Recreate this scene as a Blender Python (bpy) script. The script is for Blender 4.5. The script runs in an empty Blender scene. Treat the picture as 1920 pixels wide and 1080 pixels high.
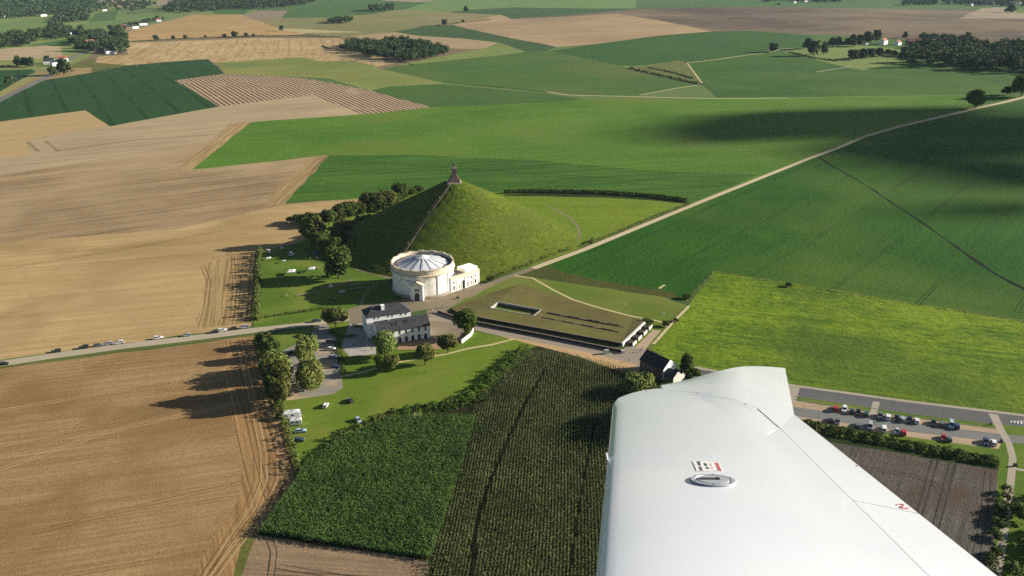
import bpy, bmesh, math, random
import numpy as np
from mathutils import Vector, Matrix
from mathutils.geometry import delaunay_2d_cdt
R = math.radians
# ------------------------------------------------------------------ camera, sky, sun, exposure
sc = bpy.context.scene
COL = sc.collection
TH = R(21.2); FPX = 1600.0; H = 176.0
cam = bpy.data.cameras.new("camera"); cam_o = bpy.data.objects.new("camera", cam); COL.objects.link(cam_o)
cam_o.location = (0, 0, H); cam_o.rotation_euler = (math.pi/2 - TH, 0, 0)
cam.sensor_width = 36; cam.lens = 36*FPX/1920; cam.clip_start = 0.05; cam.clip_end = 40000
sc.camera = cam_o
SUN_AZ, SUN_EL = 11.0, 18.5                      # azimuth measured from +X towards +Y
sd = Vector((math.cos(R(SUN_EL))*math.cos(R(SUN_AZ)), math.cos(R(SUN_EL))*math.sin(R(SUN_AZ)), math.sin(R(SUN_EL))))
w = bpy.data.worlds.new("World"); sc.world = w; w.use_nodes = True
wn = w.node_tree; bg = wn.nodes["Background"]
sky = wn.nodes.new("ShaderNodeTexSky"); sky.sky_type = 'NISHITA'; sky.sun_disc = False
sky.sun_elevation = R(SUN_EL); sky.sun_rotation = R(90 - SUN_AZ); sky.altitude = 300; sky.air_density = 1.0; sky.dust_density = 1.0
wn.links.new(sky.outputs[0], bg.inputs[0]); bg.inputs[1].default_value = 0.042
sun = bpy.data.lights.new("sun", 'SUN'); sun.energy = 5.0; sun.angle = R(0.53); sun.color = (1.0, 0.91, 0.77)
sun_o = bpy.data.objects.new("sun", sun); COL.objects.link(sun_o)
sun_o.rotation_euler = sd.to_track_quat('Z', 'Y').to_euler()
sc.view_settings.view_transform = 'Standard'; sc.view_settings.look = 'None'
sc.view_settings.exposure = 1.15; sc.view_settings.gamma = 1.0
sc.cycles.volume_bounces = 0
sc.cycles.max_bounces = 6; sc.cycles.diffuse_bounces = 3; sc.cycles.transparent_max_bounces = 6
sc.cycles.use_denoising = False
rng = np.random.default_rng(7); random.seed(7)

# ------------------------------------------------------------------ terrain
def sstep(a, b, x):
    t = min(1, max(0, (x-a)/(b-a))); return t*t*(3-2*t)
def T(x, y):
    k = sstep(640, 1300, y)
    if k == 0: return 0.0
    z = 4.5*math.sin(x/290+0.6)*math.cos(y/340+0.5) + 3.0*math.sin((x*0.6+y)/410.0) + 2.0*math.sin((x-y*0.7)/190.0+2) + 5*math.sin(x/900+1)
    far = sstep(2200, 4200, y)
    return k*z*(1-0.4*far)
def G(px, py, z=0.0):
    """ground point seen at picture coordinates (1920x1080), z above the terrain"""
    u = (px-960)/FPX; v = (540-py)/FPX
    dx, dy, dz = u, math.cos(TH)+v*math.sin(TH), -math.sin(TH)+v*math.cos(TH)
    t = (z-H)/dz
    for _ in range(12):
        hgt = T(dx*t, dy*t)
        t = t*0.4 + 0.6*(hgt+z-H)/dz
    return Vector((dx*t, dy*t, T(dx*t, dy*t)+z))
def P(x, y, z):
    z -= H; d = y*math.cos(TH)-z*math.sin(TH); up = y*math.sin(TH)+z*math.cos(TH)
    return 960+FPX*x/d, 540-FPX*up/d

# ------------------------------------------------------------------ materials
KL = 1.0
def lin(c):
    c /= 255.0
    return c/12.92 if c <= 0.04045 else ((c+0.055)/1.055)**2.4
EXPK = 1.62
def C(r, g, b, k=1.0):
    return tuple(min(0.85, lin(v)/EXPK*k) for v in (r, g, b)) + (1,)
class NT:
    def __init__(s, name, rough=0.9, spec=0.2):
        s.m = bpy.data.materials.new(name); s.m.use_nodes = True; s.t = s.m.node_tree
        s.b = s.t.nodes["Principled BSDF"]; s.b.inputs["Roughness"].default_value = rough
        s.b.inputs["Specular IOR Level"].default_value = spec
        s.geo = None
    def n(s, ty, **kw):
        o = s.t.nodes.new(ty)
        for k, v in kw.items():
            setattr(o, k, v)
        return o
    def l(s, a, b): s.t.links.new(a, b)
    def pos(s):
        if s.geo is None: s.geo = s.n("ShaderNodeNewGeometry")
        return s.geo.outputs["Position"]
    def math(s, op, a, b=None, c=None, clamp=False):
        o = s.n("ShaderNodeMath", operation=op, use_clamp=clamp)
        for i, v in enumerate((a, b, c)):
            if v is None: continue
            if hasattr(v, 'links'): s.l(v, o.inputs[i])
            else: o.inputs[i].default_value = v
        return o.outputs[0]
    def noise(s, vec, scale, detail=3, rough=0.55, dist=0.0):
        o = s.n("ShaderNodeTexNoise"); o.inputs["Scale"].default_value = scale; o.inputs["Detail"].default_value = detail
        o.inputs["Roughness"].default_value = rough; o.inputs["Distortion"].default_value = dist
        s.l(vec, o.inputs["Vector"]); return o.outputs["Fac"]
    def scale(s, vec, xyz):
        o = s.n("ShaderNodeVectorMath", operation='MULTIPLY'); s.l(vec, o.inputs[0]); o.inputs[1].default_value = xyz; return o.outputs[0]
    def rot(s, vec, ang):
        o = s.n("ShaderNodeVectorRotate", rotation_type='Z_AXIS'); s.l(vec, o.inputs["Vector"]); o.inputs["Angle"].default_value = -ang; return o.outputs[0]
    def mix(s, f, a, b):
        o = s.n("ShaderNodeMix", data_type='RGBA')
        if hasattr(f, 'links'): s.l(f, o.inputs[0])
        else: o.inputs[0].default_value = f
        for i, v in ((6, a), (7, b)):
            if hasattr(v, 'links'): s.l(v, o.inputs[i])
            else: o.inputs[i].default_value = v
        return o.outputs[2]
    def ramp(s, f, lo, hi):
        o = s.n("ShaderNodeMapRange"); o.inputs[1].default_value = lo; o.inputs[2].default_value = hi; s.l(f, o.inputs[0]); return o.outputs[0]
    def col(s, c):
        if hasattr(c, 'links'): s.l(c, s.b.inputs["Base Color"])
        else: s.b.inputs["Base Color"].default_value = c
    def bump(s, h, dist=0.3, strength=1.0):
        o = s.n("ShaderNodeBump"); o.inputs["Strength"].default_value = strength; o.inputs["Distance"].default_value = dist
        s.l(h, o.inputs["Height"]); s.l(o.outputs[0], s.b.inputs["Normal"])
def simple(name, c, rough=0.7, spec=0.3, metal=0.0, var=0.12, sc_=0.6):
    m = NT(name, rough, spec); m.b.inputs["Metallic"].default_value = metal
    if var > 0:
        f = m.noise(m.pos(), sc_, 4); d = tuple(v*(1-var*2) for v in c[:3])+(1,); e = tuple(min(.9, v*(1+var)) for v in c[:3])+(1,)
        m.col(m.mix(m.ramp(f, .3, .7), d, e))
    else: m.col(c)
    return m.m
def pang(a, b):
    """ground heading of the picture line a-b"""
    A = G(*a); B = G(*b); return math.atan2(B.y-A.y, B.x-A.x)
def field(name, c1, c2, ang=0.0, streak=0.5, per=3.0, patch=0.5, psc=0.012, fine=0.3, fsc=0.6, tram=None, bump=0.0, bsc=0.5, c3=None, c3sc=0.004, c3lo=.45, c3hi=.7, ridge=None, rough=1.0):
    m = NT(name, rough, 0.08)
    p = m.pos(); q = m.rot(p, ang)
    s1 = m.noise(m.scale(q, (0.010, .8/per, 1)), 1.0, 5, 0.72)
    s2 = m.noise(m.scale(q, (0.004, 0.22/per, 1)), 1.0, 2)
    pa = m.noise(p, psc, 5, 0.6, 0.3)
    fi = m.noise(m.scale(q, (0.6, 1, 1)), fsc, 5, 0.7)
    f = m.math('ADD', 0.5, m.math('MULTIPLY', m.math('SUBTRACT', s1, .5), streak*3.4))
    f = m.math('ADD', f, m.math('MULTIPLY', m.math('SUBTRACT', s2, .5), streak*1.1))
    f = m.math('ADD', f, m.math('MULTIPLY', m.math('SUBTRACT', pa, .5), patch*2.2))
    f = m.math('ADD', f, m.math('MULTIPLY', m.math('SUBTRACT', fi, .5), fine*3.2), clamp=True)
    c = m.mix(f, c1, c2)
    if c3:
        g = m.noise(p, c3sc, 3, .5, .5)
        c = m.mix(m.ramp(g, c3lo, c3hi), c, c3)
    if tram:
        per_, wd, tc, st = tram
        sx = m.n("ShaderNodeSeparateXYZ"); m.l(q, sx.inputs[0])
        wob = m.math('MULTIPLY', m.noise(p, 0.006, 2), 9.0)
        yy = m.math('ADD', sx.outputs[1], wob)
        for off in (0.0, 1.9):
            fr = m.math('FRACT', m.math('DIVIDE', m.math('ADD', yy, off), per_))
            dd = m.math('ABSOLUTE', m.math('SUBTRACT', fr, .5))
            k = m.math('LESS_THAN', dd, wd/per_/2)
            gate = m.ramp(m.noise(m.scale(q, (.02, .05, 1)), 1.0, 2), .35, .6)
            c = m.mix(m.math('MULTIPLY', m.math('MULTIPLY', k, gate), st), c, tc)
    if ridge:
        per_, rc, duty = ridge
        sx = m.n("ShaderNodeSeparateXYZ"); m.l(q, sx.inputs[0])
        yy = m.math('ADD', sx.outputs[1], m.math('MULTIPLY', m.noise(p, .05, 2), per_*0.25))
        fr = m.math('FRACT', m.math('DIVIDE', yy, per_))
        k = m.ramp(m.math('ABSOLUTE', m.math('SUBTRACT', fr, .5)), duty-.06, duty+.06)
        k = m.math('MULTIPLY', k, m.ramp(m.noise(p, .03, 4, .7), .25, .45))
        c = m.mix(k, c, rc)
    m.col(c)
    if bump > 0:
        h = m.noise(m.scale(q, (.7, 1, 1)), bsc, 6, 0.75)
        m.bump(h, bump)
    return m.m
def foliage(name, c1, c2, trans=0.25, sc_=0.35):
    m = NT(name, 0.85, 0.15)
    r = m.pos() and m.geo.outputs["Random Per Island"]
    n1 = m.noise(m.pos(), sc_, 3, .6)
    f = m.math('ADD', m.math('MULTIPLY', r, .55), m.math('MULTIPLY', m.math('SUBTRACT', n1, .3), 1.1), clamp=True)
    oi = m.n("ShaderNodeObjectInfo")
    c = m.mix(f, c1, c2)
    hs = m.n("ShaderNodeHueSaturation"); m.l(c, hs.inputs["Color"])
    m.l(m.math('ADD', .495, m.math('MULTIPLY', oi.outputs["Random"], .03)), hs.inputs["Hue"])
    m.l(m.math('ADD', .85, m.math('MULTIPLY', oi.outputs["Random"], .3)), hs.inputs["Value"])
    c = hs.outputs[0]; m.col(c)
    tr = m.n("ShaderNodeBsdfTranslucent"); m.l(c, tr.inputs[0])
    mx = m.n("ShaderNodeMixShader"); mx.inputs[0].default_value = trans
    out = m.t.nodes["Material Output"]
    m.l(m.b.outputs[0], mx.inputs[1]); m.l(tr.outputs[0], mx.inputs[2]); m.l(mx.outputs[0], out.inputs[0])
    return m.m
M = {}
M['leaf_dark'] = foliage("foliage_dark", C(42, 64, 26), C(128, 140, 64))
M['leaf_olive'] = foliage("foliage_olive", C(68, 84, 34), C(166, 170, 88))
M['leaf_pale'] = foliage("foliage_pale", C(92, 112, 46), C(200, 206, 116), .3)
M['leaf_green'] = foliage("foliage_green", C(46, 76, 24), C(132, 156, 58))
M['leaf_far'] = foliage("foliage_far", C(40, 62, 38), C(108, 126, 74), .15, .08)
M['leaf_hedge'] = foliage("foliage_hedge", C(54, 72, 30), C(140, 148, 74), .2)
M['leaf_corn'] = foliage("corn_leaves", C(46, 78, 34), C(142, 166, 84), .3, .12)
M['leaf_corn_row'] = foliage("corn_row_leaves", C(50, 76, 32), C(168, 174, 112), .3, .06)
M['weed'] = foliage("bramble_leaves", C(48, 92, 20), C(140, 160, 60), .25, .15)
M['dry'] = foliage("dry_stalks", C(150, 135, 90), C(215, 195, 145), .2)
M['bark'] = simple("bark", C(88, 72, 55), .9, .1)
M['white_render'] = simple("white_render", (.85, .85, .85, 1), .8, .2, var=.02, sc_=.3)
M['cream_stucco'] = simple("cream_stucco", (.85, .82, .75, 1), .8, .2, var=.09, sc_=.25)
M['stucco_trim'] = simple("stucco_trim", (.66, .56, .43, 1), .8, .2, var=.14, sc_=.7)
M['stone_stain'] = simple("stained_stone", (.30, .27, .22, 1), .85, .2, var=.2, sc_=.8)
M['slate'] = simple("slate_roof", (.042, .044, .05, 1), .75, .25, var=.2, sc_=.5)
M['slate_dark'] = simple("dark_slate", (.035, .034, .04, 1), .75, .25, var=.2, sc_=.7)
M['zinc'] = simple("zinc_roof", (.62, .65, .68, 1), .45, .5, var=.08, sc_=.2)
M['zinc_lead'] = simple("lead_gutter", (.10, .10, .11, 1), .6, .4, var=.2)
M['glass'] = simple("window_glass", (.02, .025, .03, 1), .15, .6, var=0)
M['brick'] = simple("brown_brick_shaded", (.17, .10, .07, 1), .85, .2, var=.2, sc_=1.5)  # house brick with the shade of its front put into the colour; barn shares it
M['brick_lit'] = simple("red_brick_lit", (.30, .17, .12, 1), .85, .2, var=.15, sc_=1.5)  # lighter copy of the brick, sunlight put into the colour
M['brick_terrace'] = simple("brick_paving", (.36, .22, .13, 1), .85, .2, var=.15, sc_=1.2)
M['concrete'] = simple("concrete", (.36, .34, .31, 1), .85, .2, var=.1, sc_=.4)
M['concrete_white'] = simple("white_concrete", (.6, .58, .54, 1), .8, .2, var=.08, sc_=.5)
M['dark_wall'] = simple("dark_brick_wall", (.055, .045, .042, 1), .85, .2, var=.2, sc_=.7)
M['blue_stone'] = simple("blue_stone", (.25, .19, .17, 1), .8, .2, var=.12, sc_=.8)
M['bronze'] = simple("cast_iron", (.045, .05, .04, 1), .5, .5, var=.2)
M['metal_grey'] = simple("galvanised_metal", (.25, .25, .25, 1), .4, .5, .6, var=0)
M['dark_metal'] = simple("dark_metal", (.03, .03, .03, 1), .5, .4, var=0)
M['wood'] = simple("weathered_wood", (.32, .27, .19, 1), .85, .2, var=.15, sc_=2)
M['canvas'] = simple("white_canvas", (.7, .69, .66, 1), .8, .2, var=.04)
M['tyre'] = simple("tyre_rubber", (.015, .015, .015, 1), .8, .2, var=0)
M['red_tile'] = simple("red_roof_tile", (.30, .13, .09, 1), .8, .2, var=.15, sc_=.3)
M['lamp'] = simple("headlamp_glass", (.6, .6, .62, 1), .15, .6, var=0)
M['tail'] = simple("tail_lamp", (.35, .01, .01, 1), .2, .6, var=0)

# ------------------------------------------------------------------ object helpers
def tag(o, label=None, cat=None, group=None, kind=None):
    if label: o['label'] = label
    if cat: o['category'] = cat
    if group: o['group'] = group
    if kind: o['kind'] = kind
    return o
def link(name, me, parent=None, mats=()):
    o = bpy.data.objects.new(name, me); COL.objects.link(o)
    for m in mats: me.materials.append(M[m] if isinstance(m, str) else m)
    if parent is not None: o.parent = parent
    return o
def empty(name, loc, rz, label, cat, group=None):
    o = bpy.data.objects.new(name, None); COL.objects.link(o); o.location = loc; o.rotation_euler = (0, 0, rz)
    o.empty_display_size = .5
    return tag(o, label, cat, group)
class MB:
    """collects faces, builds one mesh"""
    def __init__(s): s.v = []; s.f = []; s.mi = []
    def add(s, vs, fs, mi=0):
        k = len(s.v); s.v += [tuple(v) for v in vs]; s.f += [tuple(k+i for i in f) for f in fs]; s.mi += [mi]*len(fs); return s
    def box(s, c, d, rz=0, mi=0, top=1.0, topy=None):
        hx, hy = d[0]/2, d[1]/2; ty = top if topy is None else topy
        ca, sa = math.cos(rz), math.sin(rz); vs = []
        for zz, kx, ky in ((0, 1, 1), (d[2], top, ty)):
            for x, y in ((-hx, -hy), (hx, -hy), (hx, hy), (-hx, hy)):
                x *= kx; y *= ky
                vs.append((c[0]+x*ca-y*sa, c[1]+x*sa+y*ca, c[2]+zz))
        return s.add(vs, [(3, 2, 1, 0), (4, 5, 6, 7), (0, 1, 5, 4), (1, 2, 6, 5), (2, 3, 7, 6), (3, 0, 4, 7)], mi)
    def lathe(s, prof, n=32, c=(0, 0, 0), mi=0, a0=0, a1=None, cap=True):
        full = a1 is None; a1 = a0+2*math.pi if full else a1
        m = n if full else n+1; vs = []
        for i in range(m):
            a = a0+(a1-a0)*i/n
            for r, z in prof: vs.append((c[0]+r*math.cos(a), c[1]+r*math.sin(a), c[2]+z))
        k = len(prof); fs = []
        for i in range(n):
            j = (i+1) % m
            for q in range(k-1): fs.append((i*k+q, j*k+q, j*k+q+1, i*k+q+1))
        s.add(vs, fs, mi)
        return s
    def tube(s, a, b, r, n=6, mi=0, r2=None):
        a = Vector(a); b = Vector(b); d = (b-a).normalized(); u = d.orthogonal().normalized(); v = d.cross(u); r2 = r if r2 is None else r2
        vs = []
        for i in range(n):
            t = 2*math.pi*i/n; o = u*math.cos(t)+v*math.sin(t); vs += [a+o*r, b+o*r2]
        fs = [(2*i, 2*((i+1) % n), 2*((i+1) % n)+1, 2*i+1) for i in range(n)]
        fs += [tuple(2*i+1 for i in range(n)), tuple(2*i for i in reversed(range(n)))]
        return s.add(vs, fs, mi)
    def build(s, name, mats, parent=None, smooth=False):
        me = bpy.data.meshes.new(name); me.from_pydata(s.v, [], s.f)
        o = link(name, me, parent, mats if isinstance(mats, (list, tuple)) else [mats])
        if any(s.mi): me.polygons.foreach_set("material_index", s.mi)
        if smooth:
            me.polygons.foreach_set("use_smooth", [True]*len(s.f)); me.set_sharp_from_angle(angle=R(38))
        me.update(); return o
def quads_mesh(name, V, mi=None):
    """V: (n,4,3) array of separate quads"""
    n = len(V); me = bpy.data.meshes.new(name)
    me.vertices.add(n*4); me.vertices.foreach_set("co", V.reshape(-1).astype(np.float32))
    me.loops.add(n*4); me.loops.foreach_set("vertex_index", np.arange(n*4, dtype=np.int32))
    me.polygons.add(n); me.polygons.foreach_set("loop_start", np.arange(0, n*4, 4, dtype=np.int32))
    me.polygons.foreach_set("loop_total", np.full(n, 4, dtype=np.int32))
    if mi is not None: me.polygons.foreach_set("material_index", mi.astype(np.int32))
    me.update(calc_edges=True); return me
def cards(c, nrm, size, jit=0.7, asp=0.7):
    """leaf-clump quads at c facing roughly nrm"""
    n = len(c); nn = nrm + rng.normal(0, jit, (n, 3)); nn /= np.linalg.norm(nn, axis=1, keepdims=True)+1e-9
    a = np.cross(nn, rng.normal(0, 1, (n, 3))); a /= np.linalg.norm(a, axis=1, keepdims=True)+1e-9
    b = np.cross(nn, a); s = (size*rng.uniform(.6, 1.3, n))[:, None]
    a = a*s*.5; b = b*s*.5*asp
    k = rng.uniform(.5, 1.0, (n, 1))
    return np.stack([c-a-b*k, c+a*k-b, c+a+b*k, c-a*k+b], 1)
def crown_cards(rx, ry, z0, z1, nl, nc, size, seed, shape='round', droop=0.0):
    g = np.random.default_rng(seed); zc = (z0+z1)/2; hz = (z1-z0)/2; out = []
    cs = []
    for i in range(nl):
        a = g.uniform(0, 2*math.pi); zz = g.uniform(-.75, .85)
        rad = math.sqrt(max(0.05, 1-zz*zz))
        if shape == 'cone': rad = max(.08, (1-zz)/1.7)
        if shape == 'bush': zz = abs(zz)*.9-.35; rad = math.sqrt(max(.1, 1-zz*zz))
        q = g.uniform(.35, .72)
        cs.append((rx*rad*q*math.cos(a), ry*rad*q*math.sin(a), zc+hz*zz*.72, g.uniform(.28, .48)))
    cs.append((0, 0, zc, .55))
    per = nc//len(cs)
    for x, y, z, k in cs:
        d = g.normal(0, 1, (per, 3)); d /= np.linalg.norm(d, axis=1, keepdims=True)
        rr = g.uniform(.72, 1.08, per)**.7
        p = np.stack([x+d[:, 0]*rx*k*rr, y+d[:, 1]*ry*k*rr, z+d[:, 2]*hz*k*1.15*rr], 1)
        if droop: p[:, 2] -= droop*(np.hypot(p[:, 0], p[:, 1])/rx)**2*hz
        p[:, 2] = np.maximum(p[:, 2], z0*.6+.2)
        dn = d.copy(); dn[:, 2] += .25
        out.append(cards(p, dn, size, .55))
    return np.concatenate(out)
def trunk_mb(h, r, z1, sp=2.0):
    m = MB(); m.tube((0, 0, -.4), (0, 0, h*.55), r, 8, r2=r*.7); m.tube((0, 0, h*.55), (.1, .1, z1*.85), r*.7, 6, r2=r*.15)
    for i in range(5):
        a = i*1.25+.3; q = (math.cos(a)*sp, math.sin(a)*sp, h*.55+z1*.25+i*.3)
        m.tube((0, 0, h*(.4+.05*i)), q, r*.42, 5, r2=r*.1)
    return m
TREE = {}
def tree_proto(key, mat, w_, h_, base, nl, nc, size, seed, shape='round', droop=0.0):
    me = quads_mesh(key+"_crown", crown_cards(w_/2, w_/2, base, h_, nl, nc, size, seed, shape, droop)); me.materials.append(M[mat])
    tm = trunk_mb(max(base, h_*.25), .035*h_*.5+.08, h_, w_*.22); t = bpy.data.meshes.new(key+"_trunk"); t.from_pydata(tm.v, [], tm.f); t.materials.append(M['bark'])
    TREE[key] = (me, t, w_, h_)
tree_proto('round0', 'leaf_dark', 10, 12, 1.2, 22, 3600, .75, 1)
tree_proto('round1', 'leaf_dark', 10, 12, 1.6, 18, 3200, .8, 2)
tree_proto('round2', 'leaf_green', 10, 12, 2.4, 20, 3200, .75, 3)
tree_proto('olive0', 'leaf_olive', 10, 11, 1.4, 20, 3200, .75, 4)
tree_proto('olive1', 'leaf_olive', 10, 11, .8, 16, 3000, .8, 5, 'bush')
tree_proto('pale0', 'leaf_pale', 10, 13, 1.2, 26, 3600, .7, 6, droop=.25)
tree_proto('pale1', 'leaf_pale', 10, 13, 1.0, 22, 3600, .7, 7, droop=.35)
tree_proto('tall0', 'leaf_dark', 6, 14, .8, 18, 2600, .7, 8)
tree_proto('cone', 'leaf_dark', 7, 10, .5, 20, 2400, .6, 9, 'cone')
tree_proto('bush0', 'leaf_olive', 10, 7, .2, 20, 3000, .7, 10, 'bush')
tree_proto('bush1', 'leaf_dark', 4, 3, .1, 10, 900, .45, 11, 'bush')
tree_proto('far0', 'leaf_far', 10, 11, .8, 12, 620, 1.5, 12)
tree_proto('far1', 'leaf_far', 10, 11, .6, 9, 560, 1.6, 13)
tree_proto('lone', 'leaf_green', 24, 20, 3.2, 34, 5200, 1.3, 14)
def tree(px, py, wd, ht, key, label, group=None, rz=None, name='tree', cat='tree', z=0):
    me, tm, w0, h0 = TREE[key]; p = G(px, py)
    e = empty(name, p, random.uniform(0, 6.28) if rz is None else rz, label, cat, group)
    wd *= 1.18; e.scale = (wd/w0, wd/w0*random.uniform(.92, 1.08), ht/h0*1.04)
    c = bpy.data.objects.new('crown', me); COL.objects.link(c); c.parent = e
    t = bpy.data.objects.new('trunk', tm); COL.objects.link(t); t.parent = e
    return e
ORD = ['first', 'second', 'third', 'fourth', 'fifth', 'sixth', 'seventh', 'eighth', 'ninth', 'tenth', 'eleventh', 'twelfth', 'thirteenth', 'fourteenth', 'fifteenth', 'sixteenth', 'seventeenth', 'eighteenth', 'nineteenth', 'twentieth', 'twenty-first', 'twenty-second', 'twenty-third', 'twenty-fourth', 'twenty-fifth', 'twenty-sixth', 'twenty-seventh', 'twenty-eighth', 'twenty-ninth', 'thirtieth']
def inpoly(x, y, poly):
    c = False; n = len(poly); j = n-1
    for i in range(n):
        xi, yi = poly[i]; xj, yj = poly[j]
        if (yi > y) != (yj > y) and x < (xj-xi)*(y-yi)/(yj-yi)+xi: c = not c
        j = i
    return c
LOW = [crown_cards(.5, .5, .06, 1.0, 7, 96, .20, 40+i) for i in range(4)]
LOWB = [crown_cards(.5, .5, .06, 1.0, 10, 240, .14, 50+i) for i in range(3)]
VH = [(8, 33, 'white house at the foot of the village wood by the left edge'), (12, 22, 'small house just above the leftmost white one'), (30, 19, 'pale narrow house in the village wood'), (77, 31, 'wide low white house at the village wood edge'), (119, 18, 'tall pale house in the middle of the village wood'), (80, 14, 'reddish-roofed house deep in the village wood'), (112, 8, 'highest pale house in the village wood'), (153, 11, 'tiny pale house right of the wood centre'), (124, 28, 'orange-walled house below the tall pale house'), (193, 21, 'round-gabled white house at the right end of the wood'), (222, 16, 'white house by the light green field corner'), (128, 66, 'white gabled house in the roadside trees'), (166, 64, 'left of two white cottages above the hamlet'), (175, 64, 'right of two white cottages above the hamlet'), (162, 84, 'thin white gable in the hamlet trees'), (177, 78, 'grey-roofed house wrapped in hamlet trees'), (200, 102, 'tall narrow white gable at the hamlet front'), (178, 100, 'brown barn-like house at the hamlet corner'),
      (226, 53, 'first white house of the far street'), (237, 55, 'orange-walled house of the far street'), (249, 54, 'bright white house of the far street'), (262, 48, 'house with dark roof midway along the far street'), (294, 41, 'last white house of the far street'), (39, 78, 'brown house among the left-edge trees'), (82, 121, 'left white cottage at the road junction'), (99, 124, 'large white cottage at the road junction'), (108, 116, 'red-roofed cottage behind the road junction'), (368, 4, 'far white house in front of the distant wood'), (354, 14, 'white-gabled far house below the distant wood'), (1489, 6, 'pale distant farmhouse at the upper right'), (1509, 4, 'second distant farmhouse at the upper right'), (1822, 11, 'grey-roofed long barn at the top right'), (1860, 8, 'white-gabled house at the top right'), (1895, 9, 'left pale house at the top right corner'), (1912, 9, 'right pale house at the top right corner')]
EX = [(G(q[0], q[1]).x, G(q[0], q[1]).y) for q in VH]
def wood(name, label, cat, poly, n, wd, ht, mat='leaf_far', hi=False, kind='stuff'):
    pts = [G(*q) for q in poly]; pl = [(q.x, q.y) for q in pts]
    x0, x1 = min(q[0] for q in pl), max(q[0] for q in pl); y0, y1 = min(q[1] for q in pl), max(q[1] for q in pl)
    V = []; k = 0; tries = 0; src = LOWB if hi else LOW
    while k < n and tries < n*60:
        tries += 1; x = rng.uniform(x0, x1); y = rng.uniform(y0, y1)
        if not inpoly(x, y, pl) or any(abs(x-hx-6) < 13 and -60 < y-hy < 16 for hx, hy in EX): continue
        s = rng.uniform(.75, 1.2); a = rng.uniform(0, 6.28); A = src[k % len(src)]; B = A.copy()
        B[..., 0] = (A[..., 0]*math.cos(a)-A[..., 1]*math.sin(a))*wd*s; B[..., 1] = (A[..., 0]*math.sin(a)+A[..., 1]*math.cos(a))*wd*s; B[..., 2] = A[..., 2]*ht*s*rng.uniform(.85, 1.1)
        B += np.array((x, y, T(x, y))); V.append(B); k += 1
    me = quads_mesh(name, np.concatenate(V)); me.materials.append(M[mat]); o = link(name, me)
    return tag(o, label, cat, kind=kind)
def strip_cards(pts, wd, ht, dens, size, vary=.5, seed=0):
    g = np.random.default_rng(seed); out = []
    for a, b in zip(pts, pts[1:]):
        L = (b-a).length; n = max(4, int(L*dens)); t = g.uniform(0, 1, n)
        base = np.array(a)[None]*(1-t[:, None])+np.array(b)[None]*t[:, None]
        d = (b-a).normalized(); pr = np.array((-d.y, d.x, 0))
        s = t*L; off = a.x*.37+a.y*.23
        hv = ht*(1-vary+vary*(.5+.35*np.sin((s+off)*.55)+.35*np.sin((s+off)*1.31+1)+g.normal(0, .1, n)))
        th = g.uniform(-.3, math.pi+.3, n)
        base = base+pr[None]*(np.cos(th)*wd/2*g.uniform(.6, 1, n))[:, None]
        base[:, 2] += np.maximum(.1, np.sin(th)*hv*g.uniform(.75, 1, n))
        nr = pr[None]*np.cos(th)[:, None]; nr[:, 2] += np.abs(np.sin(th))
        out.append(cards(base, nr, size, .6))
    return np.concatenate(out)
def hedge(px, wd, ht, label, mat='leaf_hedge', dens=14, size=.6, vary=.5, group=None, name='hedge', cat='hedge', kind=None):
    pts = [G(*q) for q in px]
    me = quads_mesh(name, strip_cards(pts, wd, ht, dens, size, vary, len(label))); me.materials.append(M[mat])
    return tag(link(name, me), label, cat, group, kind)

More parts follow.
